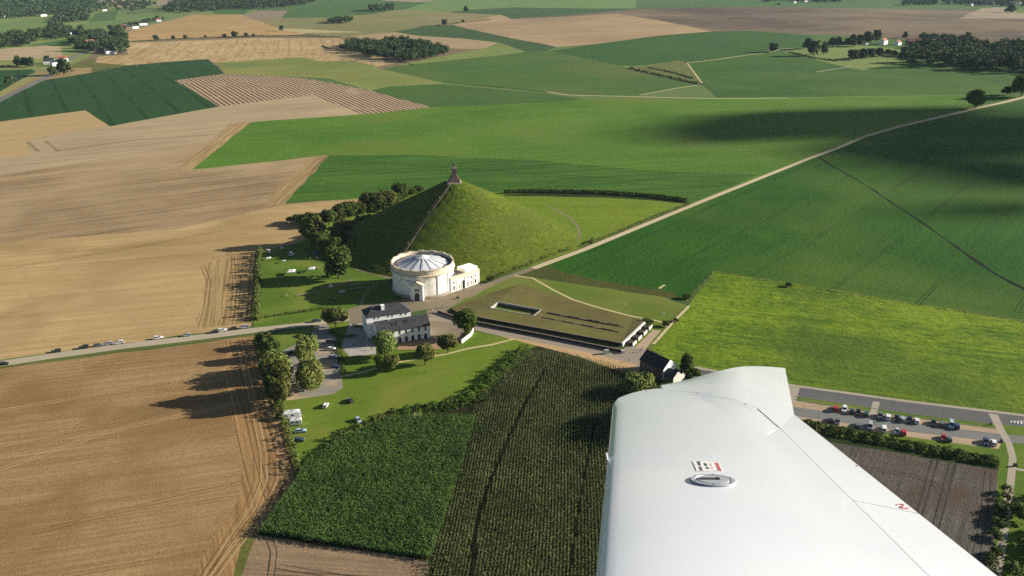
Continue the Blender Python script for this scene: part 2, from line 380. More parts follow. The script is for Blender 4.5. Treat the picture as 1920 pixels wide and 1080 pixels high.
# ------------------------------------------------------------------ ground: one sheet cut into fields, meadows, roads and paths
A_LL = pang((0, 933), (447, 870)); A_UL = pang((0, 336), (350, 297)); A_Q = pang((1110, 915), (1760, 345)); A_Q = pang((1630, 540), (1860, 350))
A_P = pang((700, 260), (1300, 235)); A_ST = pang((340, 153), (410, 200)); A_C = pang((1100, 1080), (1107, 850))
gn = (C(78, 112, 46), C(104, 140, 60))
def green(name, a, b, ang=A_P, tram=None, c3=None, patch=.5, streak=.35, **k):
    return field(name, a, b, ang, streak, 6, patch, .008, .6, .5, tram, .5, .35, c3=c3, **k)
MT = {
 'll': field('stubble_tan', C(148, 118, 80), C(206, 172, 124), A_LL, .55, 1.5, .35, .015, .35, .7, (14, .4, C(118, 90, 58), .5), .2, 1.4, c3=C(150, 118, 76), c3sc=.02),
 'gold': field('stubble_gold', C(186, 156, 104), C(232, 202, 148), A_LL, .5, 2.6, .5, .012, .25, .5, (27, .6, C(148, 118, 76), .5), .1, 1.0, c3=C(172, 142, 96), c3sc=.012),
 'brn': field('stubble_brown', C(146, 120, 88), C(198, 172, 132), A_UL, .9, 2.0, .45, .012, .25, .5, (30, .9, C(120, 98, 72), .5), .12, 1.0, c3=C(205, 180, 140), c3sc=.008),
 'pale': field('stubble_pale', C(176, 156, 122), C(212, 190, 152), A_UL, .7, 4.0, .5, .008, .2, .4, (30, 1.0, C(150, 130, 100), .5), .1, 1.0),
 'hd1': field('headland_a', C(168, 138, 94), C(214, 186, 134), pang((350, 318), (462, 230)), 1.2, 1.4, .3, .02, .3, .6, (6, .7, C(120, 92, 60), .8), .12, 1.0),
 'hd2': field('headland_b', C(162, 132, 92), C(208, 178, 130), pang((510, 385), (605, 292)), 1.2, 1.4, .3, .02, .3, .6, (6, .7, C(118, 92, 60), .8), .12, 1.0),
 'hd3': field('headland_c', C(160, 132, 88), C(212, 182, 130), pang((420, 600), (440, 470)), 1.2, 1.4, .3, .02, .3, .6, (7, .6, C(116, 90, 58), .8), .12, 1.0),
 'hd4': field('headland_d', C(150, 118, 78), C(200, 160, 110), pang((545, 890), (490, 720)), 1.0, 1.4, .3, .02, .35, .6, (6, .5, C(112, 84, 54), .8), .15, 1.0),
 'tan5': field('stubble_sand', C(190, 160, 112), C(216, 188, 140), A_UL, .4, 4, .3, .01, .2, .5, None, .1, 1.0),
 'tan3': field('stubble_cream', C(180, 150, 102), C(226, 200, 150), pang((600, 110), (590, 72)), .8, 5, .6, .006, .2, .3, (24, 2.5, C(160, 132, 92), .5), 0, 1.0),
 'tan4': field('stubble_orange', C(186, 150, 98), C(216, 184, 130), pang((300, 60), (480, 50)), .6, 10, .6, .004, .15, .3, (60, 5, C(150, 118, 76), .5)),
 'pur': field('bare_mauve', C(150, 132, 112), C(180, 160, 134), A_UL, .5, 9, .6, .004, .2, .3),
 'olt': field('olive_tan', C(142, 134, 96), C(178, 164, 116), pang((500, 60), (860, 40)), .8, 14, .7, .003, .15, .3, c3=C(132, 140, 76), c3sc=.0022),
 'wedge': field('dry_grass', C(188, 176, 124), C(214, 200, 150), 0, .3, 8, .4, .006, .15, .3),
 'tanA': field('stubble_peach', C(188, 158, 116), C(212, 184, 142), pang((900, 60), (1300, 40)), .9, 9, .5, .003, .15, .3, (70, 3, C(152, 130, 98), .6), c3=C(170, 146, 112), c3sc=.003),
 'brnR': field('ploughed_brown', C(98, 84, 72), C(136, 120, 100), pang((1340, 45), (1900, 35)), 1.0, 16, .8, .0025, .2, .3, None, .2, .6, c3=C(158, 138, 106), c3sc=.002),
 'wheat': field('straw_strip', C(150, 134, 112), C(196, 178, 148), 0, .5, 8, .5, .006, .2, .3),
 'tan1': field('stubble_mid', C(180, 156, 118), C(206, 182, 140), pang((750, 70), (1000, 85)), .5, 8, .5, .005, .15, .3),
 'gTop': green('crop_far', C(78, 112, 58), C(100, 134, 70), streak=.3),
 'gTop2': green('crop_far_pale', C(112, 142, 80), C(136, 160, 92), patch=.6, streak=.3),
 'gDk': green('crop_far_dark', C(66, 96, 56), C(86, 114, 64), streak=.3),
 'gLL': green('beet', C(44, 82, 44), C(60, 98, 50), A_ST, (38, 3.0, C(36, 64, 38), .75), patch=.3),
 'gYel': green('pasture_yellow', C(140, 146, 78), C(170, 170, 100), pang((500, 130), (800, 150)), None, C(120, 140, 72), .8, .3, c3sc=.004),
 'gPale': green('pasture_pale', C(126, 146, 78), C(152, 166, 94), streak=.2),
 'gM1': green('crop_olive', C(74, 112, 50), C(98, 130, 60), pang((800, 130), (1250, 178)), (60, 1.5, C(62, 92, 44), .5), C(112, 126, 66), .5, c3sc=.004),
 'gM2': green('crop_mid', C(58, 100, 46), C(78, 116, 52), pang((1060, 92), (1300, 80)), (55, 2, C(46, 82, 42), .5)),
 'gM3': green('fallow', C(108, 118, 64), C(132, 138, 78)),
 'gM4': green('crop_mid_right', C(58, 102, 44), C(86, 122, 52), pang((1400, 170), (1800, 160)), None, C(98, 132, 54), .6, .5, c3sc=.004),
 'gN1': green('crop_small', C(72, 108, 50), C(92, 124, 58), pang((750, 175), (1000, 190)), (50, 1.5, C(60, 88, 44), .5)),
 'gP1': green('beet_behind_mound', C(76, 122, 34), C(112, 154, 56), A_P, None, C(120, 142, 58), .55, .4, c3sc=.005),
 'gP2': green('beet_strip', C(60, 104, 34), C(94, 136, 50), A_P, (26, 1.1, C(46, 78, 30), .6), None, .5, .8),
 'gQ': green('beet_right', C(28, 84, 16), C(68, 120, 32), A_Q, (44, .8, C(34, 66, 22), .75), C(88, 120, 42), .55, .3, c3sc=.007),
 'weedy': green('weedy_margin', C(78, 84, 38), C(104, 106, 54), 0, None, C(70, 88, 36), .6, .2, c3sc=.03),
 'gR': field('rough_meadow', C(84, 120, 28), C(148, 172, 44), pang((1500, 600), (1900, 640)), .6, 2.2, .8, .03, .8, .28, None, 1.4, .3, c3=C(84, 112, 40), c3sc=.009, c3lo=.5, c3hi=.75),
 'gMd': field('mound_meadow', C(104, 134, 36), C(150, 170, 56), pang((1000, 380), (1250, 380)), .5, 2, .6, .03, .5, .5, None, .4, .4, c3=C(126, 142, 46), c3sc=.03),
 'lawn': field('mown_lawn', C(84, 116, 36), C(118, 146, 52), pang((500, 560), (620, 545)), .35, 2.2, .6, .03, .3, .8, None, .15, .8, c3=C(138, 150, 64), c3sc=.03),
 'lawn2': field('grass_below', C(92, 122, 34), C(132, 156, 54), pang((700, 700), (950, 660)), .3, 2.2, .7, .02, .3, .8, None, .15, .8, c3=C(136, 146, 60), c3sc=.03),
 'lawnM': field('memorial_grass', C(100, 124, 44), C(130, 144, 62), pang((950, 560), (1150, 600)), .3, 3, .5, .02, .3, .8, None, .1, .8, c3=C(138, 142, 74), c3sc=.02),
 'roofG': field('sedum_roof', C(104, 100, 58), C(136, 126, 80), pang((950, 560), (1150, 600)), .5, 3, .6, .04, .35, .9, None, .1, .8, c3=C(130, 128, 68), c3sc=.03),
 'verge': field('road_verge', C(92, 104, 46), C(136, 132, 72), 0, .3, 2, .6, .05, .5, .8, None, .2, .8),
 'verge2': field('verge_dry', C(142, 142, 82), C(190, 180, 120), 0, .3, 2, .6, .05, .4, .8),
 'ditch': field('ditch_grass', C(34, 58, 24), C(60, 80, 34), 0, .3, 2, .6, .05, .5, .8, None, .3, .8),
 'soilR': field('ploughed_soil', C(88, 84, 78), C(128, 122, 112), pang((1860, 1000), (1880, 900)), .8, 1.5, .6, .04, .6, .8, (42, .7, C(60, 50, 46), .9), .5, 1.0, c3=C(104, 88, 78), c3sc=.05),
 'soilB': field('stubble_grey', C(136, 112, 88), C(190, 164, 132), pang((470, 1060), (780, 1080)), .5, 1.2, .4, .05, .5, 1.2, (20, .7, C(84, 66, 48), .7), .2, 1.2),
 'strip': field('straw_ridges', C(196, 172, 140), C(214, 190, 156), A_ST, .3, 3, .3, .02, .2, .5, ridge=(6.2, C(104, 78, 62), .27)),
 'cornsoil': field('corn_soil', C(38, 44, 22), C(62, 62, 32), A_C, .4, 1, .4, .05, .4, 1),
 'gravel': field('gravel', C(150, 144, 134), C(188, 180, 166), 0, .2, 2, .7, .05, .4, 1.5, None, .05, 2, c3=C(214, 188, 150), c3sc=.06, c3lo=.52, c3hi=.62),
 'forec': field('forecourt', C(146, 134, 112), C(166, 152, 128), .4, .3, 3, .5, .04, .25, 2.0),
 'asph': field('asphalt_road', C(104, 106, 108), C(124, 124, 124), pang((1490, 730), (1900, 785)), .5, 2, .5, .03, .25, 2),
 'lane': field('car_park_lane', C(130, 132, 130), C(154, 154, 150), pang((1490, 770), (1880, 820)), .5, 2, .5, .03, .25, 2),
 'bay': field('paved_bays', C(184, 160, 134), C(214, 192, 164), pang((1490, 770), (1880, 820)), .3, 2, .6, .06, .35, 2.5),
 'cpath': field('concrete_path', C(180, 170, 152), C(206, 196, 176), 0, .2, 2, .5, .05, .3, 2),
 'road': field('country_road', C(186, 174, 150), C(216, 204, 178), pang((100, 668), (470, 620)), .6, 1.5, .4, .03, .3, 2),
 'roadL': field('concrete_lane', C(214, 196, 158), C(238, 222, 186), pang((1000, 502), (1300, 380)), .5, 1.0, .3, .03, .25, 2),
 'sand': field('sandy_path', C(214, 194, 142), C(236, 218, 170), 0, .2, 1, .4, .06, .3, 2),
 'gtrack': field('grey_ring_path', C(136, 128, 100), C(168, 158, 126), 0, .2, 1, .4, .06, .4, 2),
 'mroad': field('memorial_road', C(164, 152, 138), C(188, 174, 156), pang((880, 610), (1190, 680)), .6, 1.5, .4, .03, .25, 2),
 'mroad2': field('sandy_apron', C(206, 170, 124), C(228, 194, 148), pang((880, 610), (1190, 680)), .3, 1.5, .4, .03, .25, 2),
 'sroad': field('old_asphalt', C(126, 126, 122), C(150, 148, 142), 0, .3, 3, .4, .02, .2, 1),
 'zebra': simple('road_paint', (.62, .62, .60, 1), .7, .2, var=.1, sc_=2),
}
# the base sheet far beyond the frame: a patchwork of fields
m = NT('far_country', 1.0, .05)
vo = m.n("ShaderNodeTexVoronoi"); vo.inputs["Scale"].default_value = .0016; m.l(m.scale(m.pos(), (1, .7, 0)), vo.inputs["Vector"])
cr = m.n("ShaderNodeValToRGB"); sx = m.n("ShaderNodeSeparateColor"); m.l(vo.outputs["Color"], sx.inputs[0]); m.l(sx.outputs[0], cr.inputs[0])
cr.color_ramp.interpolation = 'CONSTANT'; e = cr.color_ramp.elements; e[0].color = C(96, 128, 70); e[1].position = .3; e[1].color = C(120, 144, 84)
for p_, c_ in ((.5, C(180, 154, 110)), (.7, C(84, 112, 62)), (.85, C(150, 130, 104))):
    q_ = e.new(p_); q_.color = c_
m.col(m.mix(m.math('MULTIPLY', m.noise(m.pos(), .01, 4), .4), cr.outputs[0], C(110, 120, 74)))
MT['base'] = m.m
def ribbon(px, width, z=0.0):
    """picture polyline -> closed ground polygon of the given width in metres"""
    p = [G(*q) for q in px]; L = []; Rr = []
    for i, a in enumerate(p):
        d = (p[min(i+1, len(p)-1)]-p[max(i-1, 0)]); d.z = 0; d.normalize(); n = Vector((-d.y, d.x, 0))
        wi = width[i] if isinstance(width, (list, tuple)) else width
        L.append(a+n*wi/2); Rr.append(a-n*wi/2)
    return [(q.x, q.y) for q in L+Rr[::-1]]
def poly(*px): return [(G(*q).x, G(*q).y) for q in px]
FD = [
 ('field', 'gPale', poly((-120, 150), (-120, 2), (200, -8), (480, -8), (480, 40), (240, 70), (110, 130))),
 ('field', 'wheat', poly((180, 8), (183, -6), (310, -6), (235, 13))), ('field', 'wheat', poly((290, 10), (305, -6), (365, -6), (350, 9))),
 ('field', 'gTop', poly((165, 41), (180, 25), (222, 18), (215, 38))),
 ('field', 'gTop2', poly((222, 18), (245, 15), (365, 20), (350, 28), (265, 50), (250, 46), (130, 56), (165, 41), (215, 38))),
 ('field', 'gTop2', poly((-60, 64), (0, 42), (20, 37), (110, 31), (106, 45), (86, 56), (30, 62))),
 ('field', 'gTop', poly((53, 85), (133, 71), (133, 83), (60, 87))),
 ('field', 'pale', poly((-120, 98), (0, 92), (90, 85), (115, 88), (118, 106), (55, 111), (-120, 117))),
 ('field', 'gYel', poly((-60, 117), (55, 111), (108, 109), (100, 118), (-60, 125))),
 ('field', 'gLL', poly((-120, 230), (-60, 134), (0, 132), (60, 130), (68, 135), (0, 172), (-60, 205))),
 ('meadow', 'verge2', poly((-60, 205), (0, 172), (68, 134), (74, 141), (10, 178), (-60, 212))),
 ('field', 'verge', poly((125, 128), (137, 120), (175, 108), (180, 117), (240, 123), (235, 128), (145, 142))),
 ('field', 'hd1', poly((137, 128), (170, 127), (172, 137), (137, 140))),
 ('field', 'tan3', poly((178, 117), (185, 106), (240, 103), (238, 80), (480, 71), (640, 71), (647, 80), (640, 92), (745, 113), (742, 118), (705, 125), (660, 113), (600, 115), (570, 107), (480, 113), (405, 118), (380, 111), (240, 122))),
 ('field', 'tan4', poly((238, 60), (265, 52), (310, 40), (360, 28), (455, 27), (480, 38), (530, 55), (575, 62), (560, 66), (480, 66), (300, 75), (240, 78))),
 ('field', 'gTop', poly((400, -8), (480, -8), (640, -8), (560, 12), (470, 18), (455, 27), (400, 26))),
 ('field', 'pur', poly((455, 29), (480, 20), (540, 20), (528, 34), (480, 38))),
 ('field', 'gTop', poly((528, 34), (540, 20), (580, 10), (640, -8), (725, -4), (805, 3), (762, 17), (740, 19), (700, 26), (645, 30), (615, 33))),
 ('field', 'wheat', poly((715, 1), (730, -6), (830, -6), (805, 3), (780, 4))),
 ('field', 'gTop2', poly((762, 17), (805, 3), (840, -8), (1200, -8), (1190, 16), (960, 14), (890, 18), (840, 23), (740, 19))),
 ('field', 'gDk', poly((840, 23), (890, 18), (960, 14), (1190, 17), (1080, 26), (985, 33), (960, 36), (940, 28))),
 ('field', 'gTop', poly((1195, -8), (1980, -8), (1980, 22), (1920, 21), (1840, 18), (1600, 16), (1440, 13), (1310, 14), (1192, 16))),
 ('field', 'olt', poly((480, 38), (528, 34), (615, 33), (645, 30), (700, 26), (740, 19), (840, 23), (940, 28), (880, 39), (850, 46), (785, 51), (740, 59), (655, 68), (640, 72), (575, 62), (530, 55))),
 ('field', 'wedge', poly((500, 52), (560, 54), (690, 60), (570, 62))),
 ('field', 'gDk', poly((740, 59), (785, 51), (850, 47), (960, 72), (1045, 88), (1022, 97), (985, 97), (935, 80), (865, 72), (815, 69), (775, 66))),
 ('field', 'tan1', poly((655, 68), (740, 60), (775, 66), (815, 69), (865, 72), (935, 80), (905, 92), (870, 92), (840, 90), (720, 78))),
 ('field', 'tanA', poly((850, 46), (880, 39), (940, 28), (960, 36), (1160, 26), (1335, 59), (1110, 83), (1045, 88), (960, 72), (905, 60))),
 ('field', 'brnR', poly((960, 36), (985, 33), (1085, 27), (1195, 17), (1310, 14), (1440, 13), (1600, 16), (1840, 18), (1980, 20), (1980, 84), (1920, 80), (1700, 74), (1560, 66), (1400, 58), (1335, 59), (1160, 26))),
 ('field', 'wheat', poly((1798, 35), (1840, 15), (1885, 13), (1895, 20), (1980, 22), (1980, 35))),
 ('field', 'gR', poly((1905, 18), (1980, 14), (1980, 26), (1905, 24))),
 ('field', 'gPale', poly((745, 122), (857, 100), (905, 92), (935, 80), (985, 97), (960, 101), (775, 122))),
 ('meadow', 'gYel', poly((405, 118), (480, 113), (570, 107), (600, 115), (660, 113), (705, 125), (715, 130), (810, 151), (830, 157), (730, 162), (695, 170), (620, 148), (560, 144), (480, 141), (425, 138))),
 ('field', 'gM1', poly((715, 130), (745, 123), (960, 101), (985, 97), (1022, 97), (1040, 98), (1170, 124), (1310, 158), (1200, 180), (1080, 178), (1025, 174), (960, 166), (880, 160), (830, 153), (810, 151))),
 ('field', 'gM2', poly((1022, 97), (1110, 84), (1235, 67), (1335, 59), (1420, 58), (1520, 68), (1540, 90), (1470, 97), (1410, 102), (1290, 118), (1275, 113), (1210, 122), (1170, 124), (1040, 98))),
 ('meadow', 'gM3', poly((1210, 122), (1275, 113), (1290, 118), (1318, 157), (1190, 127))),
 ('field', 'gM4', poly((1290, 118), (1410, 102), (1470, 97), (1540, 90), (1560, 66), (1700, 74), (1980, 84), (1980, 170), (1905, 176), (1820, 178), (1560, 181), (1345, 183), (1318, 157))),
 ('meadow', 'gPale', poly((1470, 97), (1530, 88), (1600, 84), (1690, 92), (1700, 112), (1620, 132), (1560, 120))),
 ('field', 'gN1', poly((730, 162), (810, 158), (830, 158), (900, 164), (1030, 176), (1090, 185), (1070, 190), (830, 200), (805, 201), (695, 170))),
 ('field', 'gLL', poly((-120, 236), (-60, 214), (10, 185), (85, 150), (145, 141), (240, 123), (300, 117), (390, 111), (422, 138), (327, 151), (410, 200), (205, 237), (160, 207), (0, 228))),
 ('field', 'tan5', poly((-120, 236), (0, 228), (160, 207), (207, 238), (150, 244), (45, 264), (60, 290), (0, 298), (-120, 310))),
 ('field', 'pale', poly((-120, 312), (0, 297), (60, 290), (45, 264), (150, 244), (205, 237), (410, 200), (583, 178), (682, 214), (471, 229), (430, 232), (400, 262), (0, 330), (-120, 340))),
 ('field', 'strip', poly((327, 151), (420, 140), (480, 141), (560, 145), (695, 170), (808, 201), (700, 213), (680, 214), (583, 178), (410, 200))),
 ('field', 'brn', poly((-120, 340), (0, 330), (400, 262), (430, 232), (471, 229), (360, 318), (617, 291), (533, 382), (690, 370), (760, 360), (640, 420), (560, 440), (300, 470), (0, 500), (-150, 520))),
 ('field', 'gold', poly((-150, 520), (0, 455), (330, 430), (533, 384), (690, 371), (760, 360), (640, 440), (560, 470), (478, 470), (470, 612), (380, 624), (0, 675), (-150, 695))),
 ('field', 'hd1', poly((471, 228), (438, 232), (395, 268), (328, 318), (360, 319))),
 ('field', 'hd2', poly((617, 291), (588, 295), (545, 330), (496, 386), (533, 382))),
 ('field', 'hd3', poly((392, 492), (478, 472), (470, 606), (368, 617))),
 ('field', 'gP1', poly((471, 229), (700, 213), (830, 200), (1070, 190), (1100, 183), (1345, 184), (1560, 181), (1820, 178), (1905, 180), (1810, 206), (1690, 235), (1570, 278), (1440, 326), (1300, 380), (1000, 362), (760, 360), (617, 291), (360, 318))),
 ('field', 'gP2', poly((617, 291), (760, 290), (1000, 300), (1200, 318), (1420, 328), (1300, 380), (1100, 364), (945, 361), (760, 362), (690, 371), (533, 382))),
 ('meadow', 'gM4', poly((1820, 178), (1905, 176), (1980, 172), (1980, 186), (1905, 186), (1850, 196))),
 ('field', 'gQ', poly((1980, 180), (1890, 190), (1690, 235), (1530, 292), (1440, 326), (1300, 382), (1100, 465), (1000, 503), (1230, 545), (1288, 565), (1340, 508), (1980, 612))),
 ('meadow', 'weedy', poly((1000, 503), (970, 516), (1240, 556), (1286, 566), (1262, 548), (1190, 536), (1130, 528), (1060, 512), (1030, 500))),
 ('meadow', 'gR', poly((1340, 508), (1980, 612), (1980, 792), (1700, 755), (1490, 724), (1290, 690), (1222, 655), (1262, 610), (1292, 572))),
 ('meadow', 'gMd', poly((690, 371), (760, 362), (945, 361), (1100, 364), (1295, 380), (1090, 464), (1000, 498), (900, 528), (720, 520), (600, 480), (560, 455), (640, 400))),
 ('lawn', 'lawn', poly((490, 470), (560, 455), (640, 478), (720, 515), (740, 570), (690, 600), (600, 600), (477, 618))),
 ('lawn', 'lawnM', poly((845, 570), (900, 545), (968, 516), (1240, 556), (1290, 574), (1262, 610), (1222, 655), (1165, 650), (870, 600))),
 ('lawn', 'lawn2', poly((478, 632), (600, 612), (655, 602), (700, 602), (830, 610), (960, 636), (1010, 648), (985, 655), (905, 740), (740, 790), (600, 880), (560, 880), (520, 770))),
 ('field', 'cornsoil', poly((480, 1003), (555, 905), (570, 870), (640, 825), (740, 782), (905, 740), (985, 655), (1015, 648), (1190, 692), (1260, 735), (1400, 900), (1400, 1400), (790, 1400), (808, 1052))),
 ('field', 'll', poly((-250, 728), (0, 691), (478, 630), (495, 660), (530, 790), (550, 860), (555, 908), (480, 1005), (430, 1110), (380, 1400), (-250, 1400))),
 ('field', 'hd4', poly((420, 640), (478, 632), (495, 660), (530, 790), (550, 860), (555, 905), (480, 1004), (430, 1110), (340, 1110), (450, 930), (455, 860), (430, 760))),
 ('field', 'soilB', poly((460, 1008), (482, 1003), (806, 1053), (795, 1400), (400, 1400))),
 ('verge', 'verge', poly((430, 1110), (456, 1008), (482, 1003), (466, 1040), (445, 1110))),
 ('field', 'soilR', poly((1480, 790), (1530, 822), (1872, 880), (1862, 1040), (1810, 1400), (1400, 1400), (1400, 900))),
 ('verge', 'lawn', poly((1440, 716), (1490, 724), (1700, 755), (1980, 790), (1980, 1400), (1810, 1400), (1862, 1040), (1872, 880), (1530, 822), (1440, 770))),
 ('verge', 'ditch', poly((1500, 800), (1530, 800), (1872, 862), (1872, 882), (1530, 824))),
 ('road', 'asph', poly((1300, 688), (1482, 722), (1700, 753), (1980, 788), (1980, 806), (1860, 794), (1700, 774), (1490, 742), (1300, 712))),
 ('pavement', 'cpath', poly((1300, 686), (1482, 720), (1700, 750), (1980, 784), (1980, 788), (1700, 754), (1482, 724), (1300, 690))),
 ('car_park', 'bay', poly((1440, 740), (1490, 751), (1560, 762), (1633, 773), (1870, 805), (1878, 822), (1480, 768), (1440, 760))),
 ('car_park', 'bay', poly((1440, 768), (1500, 776), (1880, 824), (1872, 842), (1520, 794), (1440, 782))),
 ('road', 'lane', poly((1440, 758), (1490, 763), (1633, 784), (1880, 814), (1980, 822), (1980, 836), (1875, 829), (1650, 803), (1500, 781), (1440, 773))),
 ('path', 'cpath', poly((1479, 722), (1500, 726), (1492, 754), (1475, 750))),
 ('path', 'cpath', poly((1637, 752), (1650, 754), (1644, 775), (1630, 784), (1631, 774))),
 ('path', 'cpath', ribbon([(1862, 776), (1876, 805), (1884, 818), (1892, 832), (1899, 858), (1896, 895), (1888, 960), (1876, 1040), (1862, 1110), (1830, 1300)], [3.6, 3, 2.8]+[2.5]*7)),
 ('path', 'cpath', ribbon([(1898, 878), (1980, 892)], 1.6)),
 ('road', 'sroad', ribbon([(-60, 220), (0, 187), (50, 163), (85, 146), (105, 132), (122, 117), (145, 103), (170, 95), (200, 88)], [11]*5+[12]*4)),
 ('road', 'sroad', ribbon([(200, 88), (235, 60), (265, 51), (300, 40), (350, 27), (400, 20)], 9)),
 ('road', 'wheat', ribbon([(-60, 130), (0, 128), (60, 127), (90, 129)], 7)),
 ('path', 'sand', ribbon([(1025, 172), (1065, 178), (1185, 181), (1345, 185), (1480, 184)], 4)),
 ('path', 'gPale', ribbon([(1480, 184), (1560, 182), (1820, 178)], 3)),
 ('path', 'sand', ribbon([(1288, 118), (1340, 112), (1410, 102), (1450, 97), (1462, 92), (1490, 90)], 3.5)),
 ('path', 'sand', ribbon([(1288, 117), (1318, 158)], 2.5)), ('path', 'sand', ribbon([(1318, 158), (1270, 165), (1200, 178)], 3)),
 ('path', 'sand', ribbon([(1168, 124), (1190, 127), (1230, 140), (1318, 158)], 3)),
 ('path', 'gDk', ribbon([(1240, 68), (1262, 92), (1288, 118)], 3)), ('path', 'gDk', ribbon([(1318, 158), (1345, 181)], 3)),
 ('path', 'cpath', ribbon([(1530, 135), (1600, 124), (1630, 128)], 4)),
 ('road', 'roadL', ribbon([(1990, 160), (1920, 182), (1890, 190), (1827, 204), (1760, 220), (1690, 236), (1620, 256), (1570, 278), (1520, 296), (1440, 328), (1300, 384), (1200, 425), (1100, 466), (1000, 503)], [7, 7, 7, 6.5, 6, 5.5]+[4.6]*8)),
 ('road', 'forec', ribbon([(1000, 503), (940, 524), (905, 539), (870, 556)], [4.4, 4.6, 6, 9])),
 ('forecourt', 'forec', poly((652, 579), (690, 570), (735, 566), (760, 560), (860, 540), (905, 532), (925, 530), (880, 556), (845, 576), (836, 588), (872, 612), (868, 640), (835, 652), (800, 650), (800, 580), (690, 600), (690, 606), (655, 608))),
 ('terrace', 'brick_t', poly((655, 607), (690, 606), (705, 640), (705, 664), (655, 668), (640, 650))),
 ('terrace', 'brick_l', poly((748, 643), (812, 635), (830, 640), (828, 654), (745, 656))),
 ('road', 'mroad', poly((815, 583), (838, 587), (880, 600), (900, 610), (1165, 660), (1200, 655), (1204, 690), (1090, 662), (930, 628), (868, 614), (845, 605), (800, 600))),
 ('road', 'mroad2', poly((930, 628), (1000, 640), (1100, 660), (1204, 686), (1202, 704), (1178, 702), (1090, 670))),
 ('road', 'mroad', poly((1165, 660), (1175, 648), (1215, 655), (1213, 664), (1200, 690))),
 ('path', 'bay', poly((1190, 652), (1225, 618), (1240, 620), (1210, 655))),
 ('path', 'sand', ribbon([(965, 517), (998, 521), (1040, 545), (1075, 562), (1120, 576), (1180, 592), (1225, 600), (1245, 605), (1250, 612)], 1.5)),
 ('path', 'sand', ribbon([(1292, 574), (1262, 604), (1225, 645)], 1.6)),
 ('path', 'sand', ribbon([(640, 706), (680, 698), (707, 690), (753, 678), (782, 673), (840, 663), (880, 653), (923, 646), (965, 635)], 1.5)),
 ('path', 'gtrack', ribbon([(1025, 385), (1050, 397), (1070, 409), (1084, 425), (1087, 440), (1080, 455), (1068, 465)], 1.8)),
 ('path', 'gtrack', ribbon([(665, 505), (700, 512), (735, 520)], [2, 3, 5])),
 ('path', 'gtrack', ribbon([(600, 540), (625, 536), (660, 525)], [2, 4, 1.5])), ('path', 'gtrack', ribbon([(676, 574), (682, 556), (700, 535)], 1.8)),
 ('road', 'road', ribbon([(-150, 705), (0, 682), (100, 667), (240, 648), (350, 635), (470, 620), (600, 605), (655, 598)], [6.5]*6+[5, 5])),
 ('verge', 'verge', ribbon([(-150, 714), (0, 690), (100, 674), (240, 656), (350, 642), (478, 629)], 2.0)),
 ('car_park', 'gravel', poly((588, 611), (612, 607), (632, 635), (643, 727), (627, 738), (562, 748), (537, 751), (540, 722), (548, 690), (530, 657), (556, 645), (580, 640))),
 ('verge', 'lawn', poly((480, 634), (555, 618), (575, 640), (548, 648), (520, 662), (500, 680))),
 ('verge', 'lawn', poly((556, 640), (590, 634), (592, 700), (600, 726), (580, 733), (562, 722), (570, 690))),
 ('ditch', 'ditch', ribbon([(945, 366), (1020, 365), (1130, 367), (1230, 373), (1292, 381)], [4, 9, 11, 11, 6])),
 ('ditch', 'ditchD', ribbon([(1533, 294), (1640, 358), (1740, 425), (1850, 503), (1930, 548)], 2.4)),
 ('ditch', 'ditch', ribbon([(830, 153), (870, 158), (960, 166), (1030, 174)], 5)),
 ('ditch', 'ditch', ribbon([(420, 140), (560, 145), (620, 148)], 3)), ('ditch', 'ditch', ribbon([(0, 124), (35, 124)], 6)),
 ('ditch', 'ditch', ribbon([(745, 113), (775, 123)], 5)), ('ditch', 'ditch', ribbon([(960, 14), (1180, 17)], 12)),
]
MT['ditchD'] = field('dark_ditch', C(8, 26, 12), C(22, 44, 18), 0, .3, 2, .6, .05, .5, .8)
MT['trD'] = field('wheel_track_dark', C(112, 88, 58), C(150, 120, 82), 0, .3, 2, .6, .1, .6, .8)
MT['trL'] = field('wheel_track_light', C(190, 160, 116), C(214, 184, 138), 0, .3, 2, .6, .1, .6, .8)
MT['trS'] = field('soil_track', C(52, 48, 44), C(84, 78, 70), 0, .3, 2, .6, .1, .6, .8)
MT['trG'] = field('crop_track', C(40, 70, 24), C(56, 86, 32), 0, .3, 2, .6, .1, .6, .8)
def tracks(px, key, wd=.5, gap=2.0):
    p_ = [G(*q) for q in px]; p_ = [p_[0]]+[x for i in range(len(p_)-1) for x in ((p_[i]+p_[i+1])/2, p_[i+1])]
    for off in (-gap/2, gap/2):
        L_, R_ = [], []
        for i, a in enumerate(p_):
            d_ = p_[min(i+1, len(p_)-1)]-p_[max(i-1, 0)]; d_.z = 0; d_.normalize(); n_ = Vector((-d_.y, d_.x, 0)); w_ = wd*random.uniform(.6, 1.25)
            L_.append(a+n_*(off+w_/2)); R_.append(a+n_*(off-w_/2))
        FD.append(('track', key, [(q.x, q.y) for q in L_+R_[::-1]]))
for dx in (0, 14, 30, 46):
    tracks([(438+dx*.9, 652), (452+dx, 720), (468+dx, 790), (480+dx, 850), (482+dx*.95, 900), (462+dx*.8, 955), (420+dx*.6, 1020), (372+dx*.4, 1095)], 'trD' if dx in (0, 30) else 'trL', .45)
tracks([(400, 700), (388, 712), (394, 724)], 'trL', .4); tracks([(320, 726), (330, 712), (345, 702), (366, 694)], 'trL', .4); tracks([(128, 800), (142, 792), (140, 784)], 'trL', .4); tracks([(200, 826), (217, 826), (216, 819)], 'trL', .4)
tracks([(380, 498), (392, 530), (386, 575), (376, 612)], 'trD', .5); tracks([(408, 492), (412, 540), (408, 600)], 'trL', .5); tracks([(436, 478), (440, 540), (434, 600)], 'trD', .5); tracks([(425, 462), (432, 468), (428, 480)], 'trD', .5)
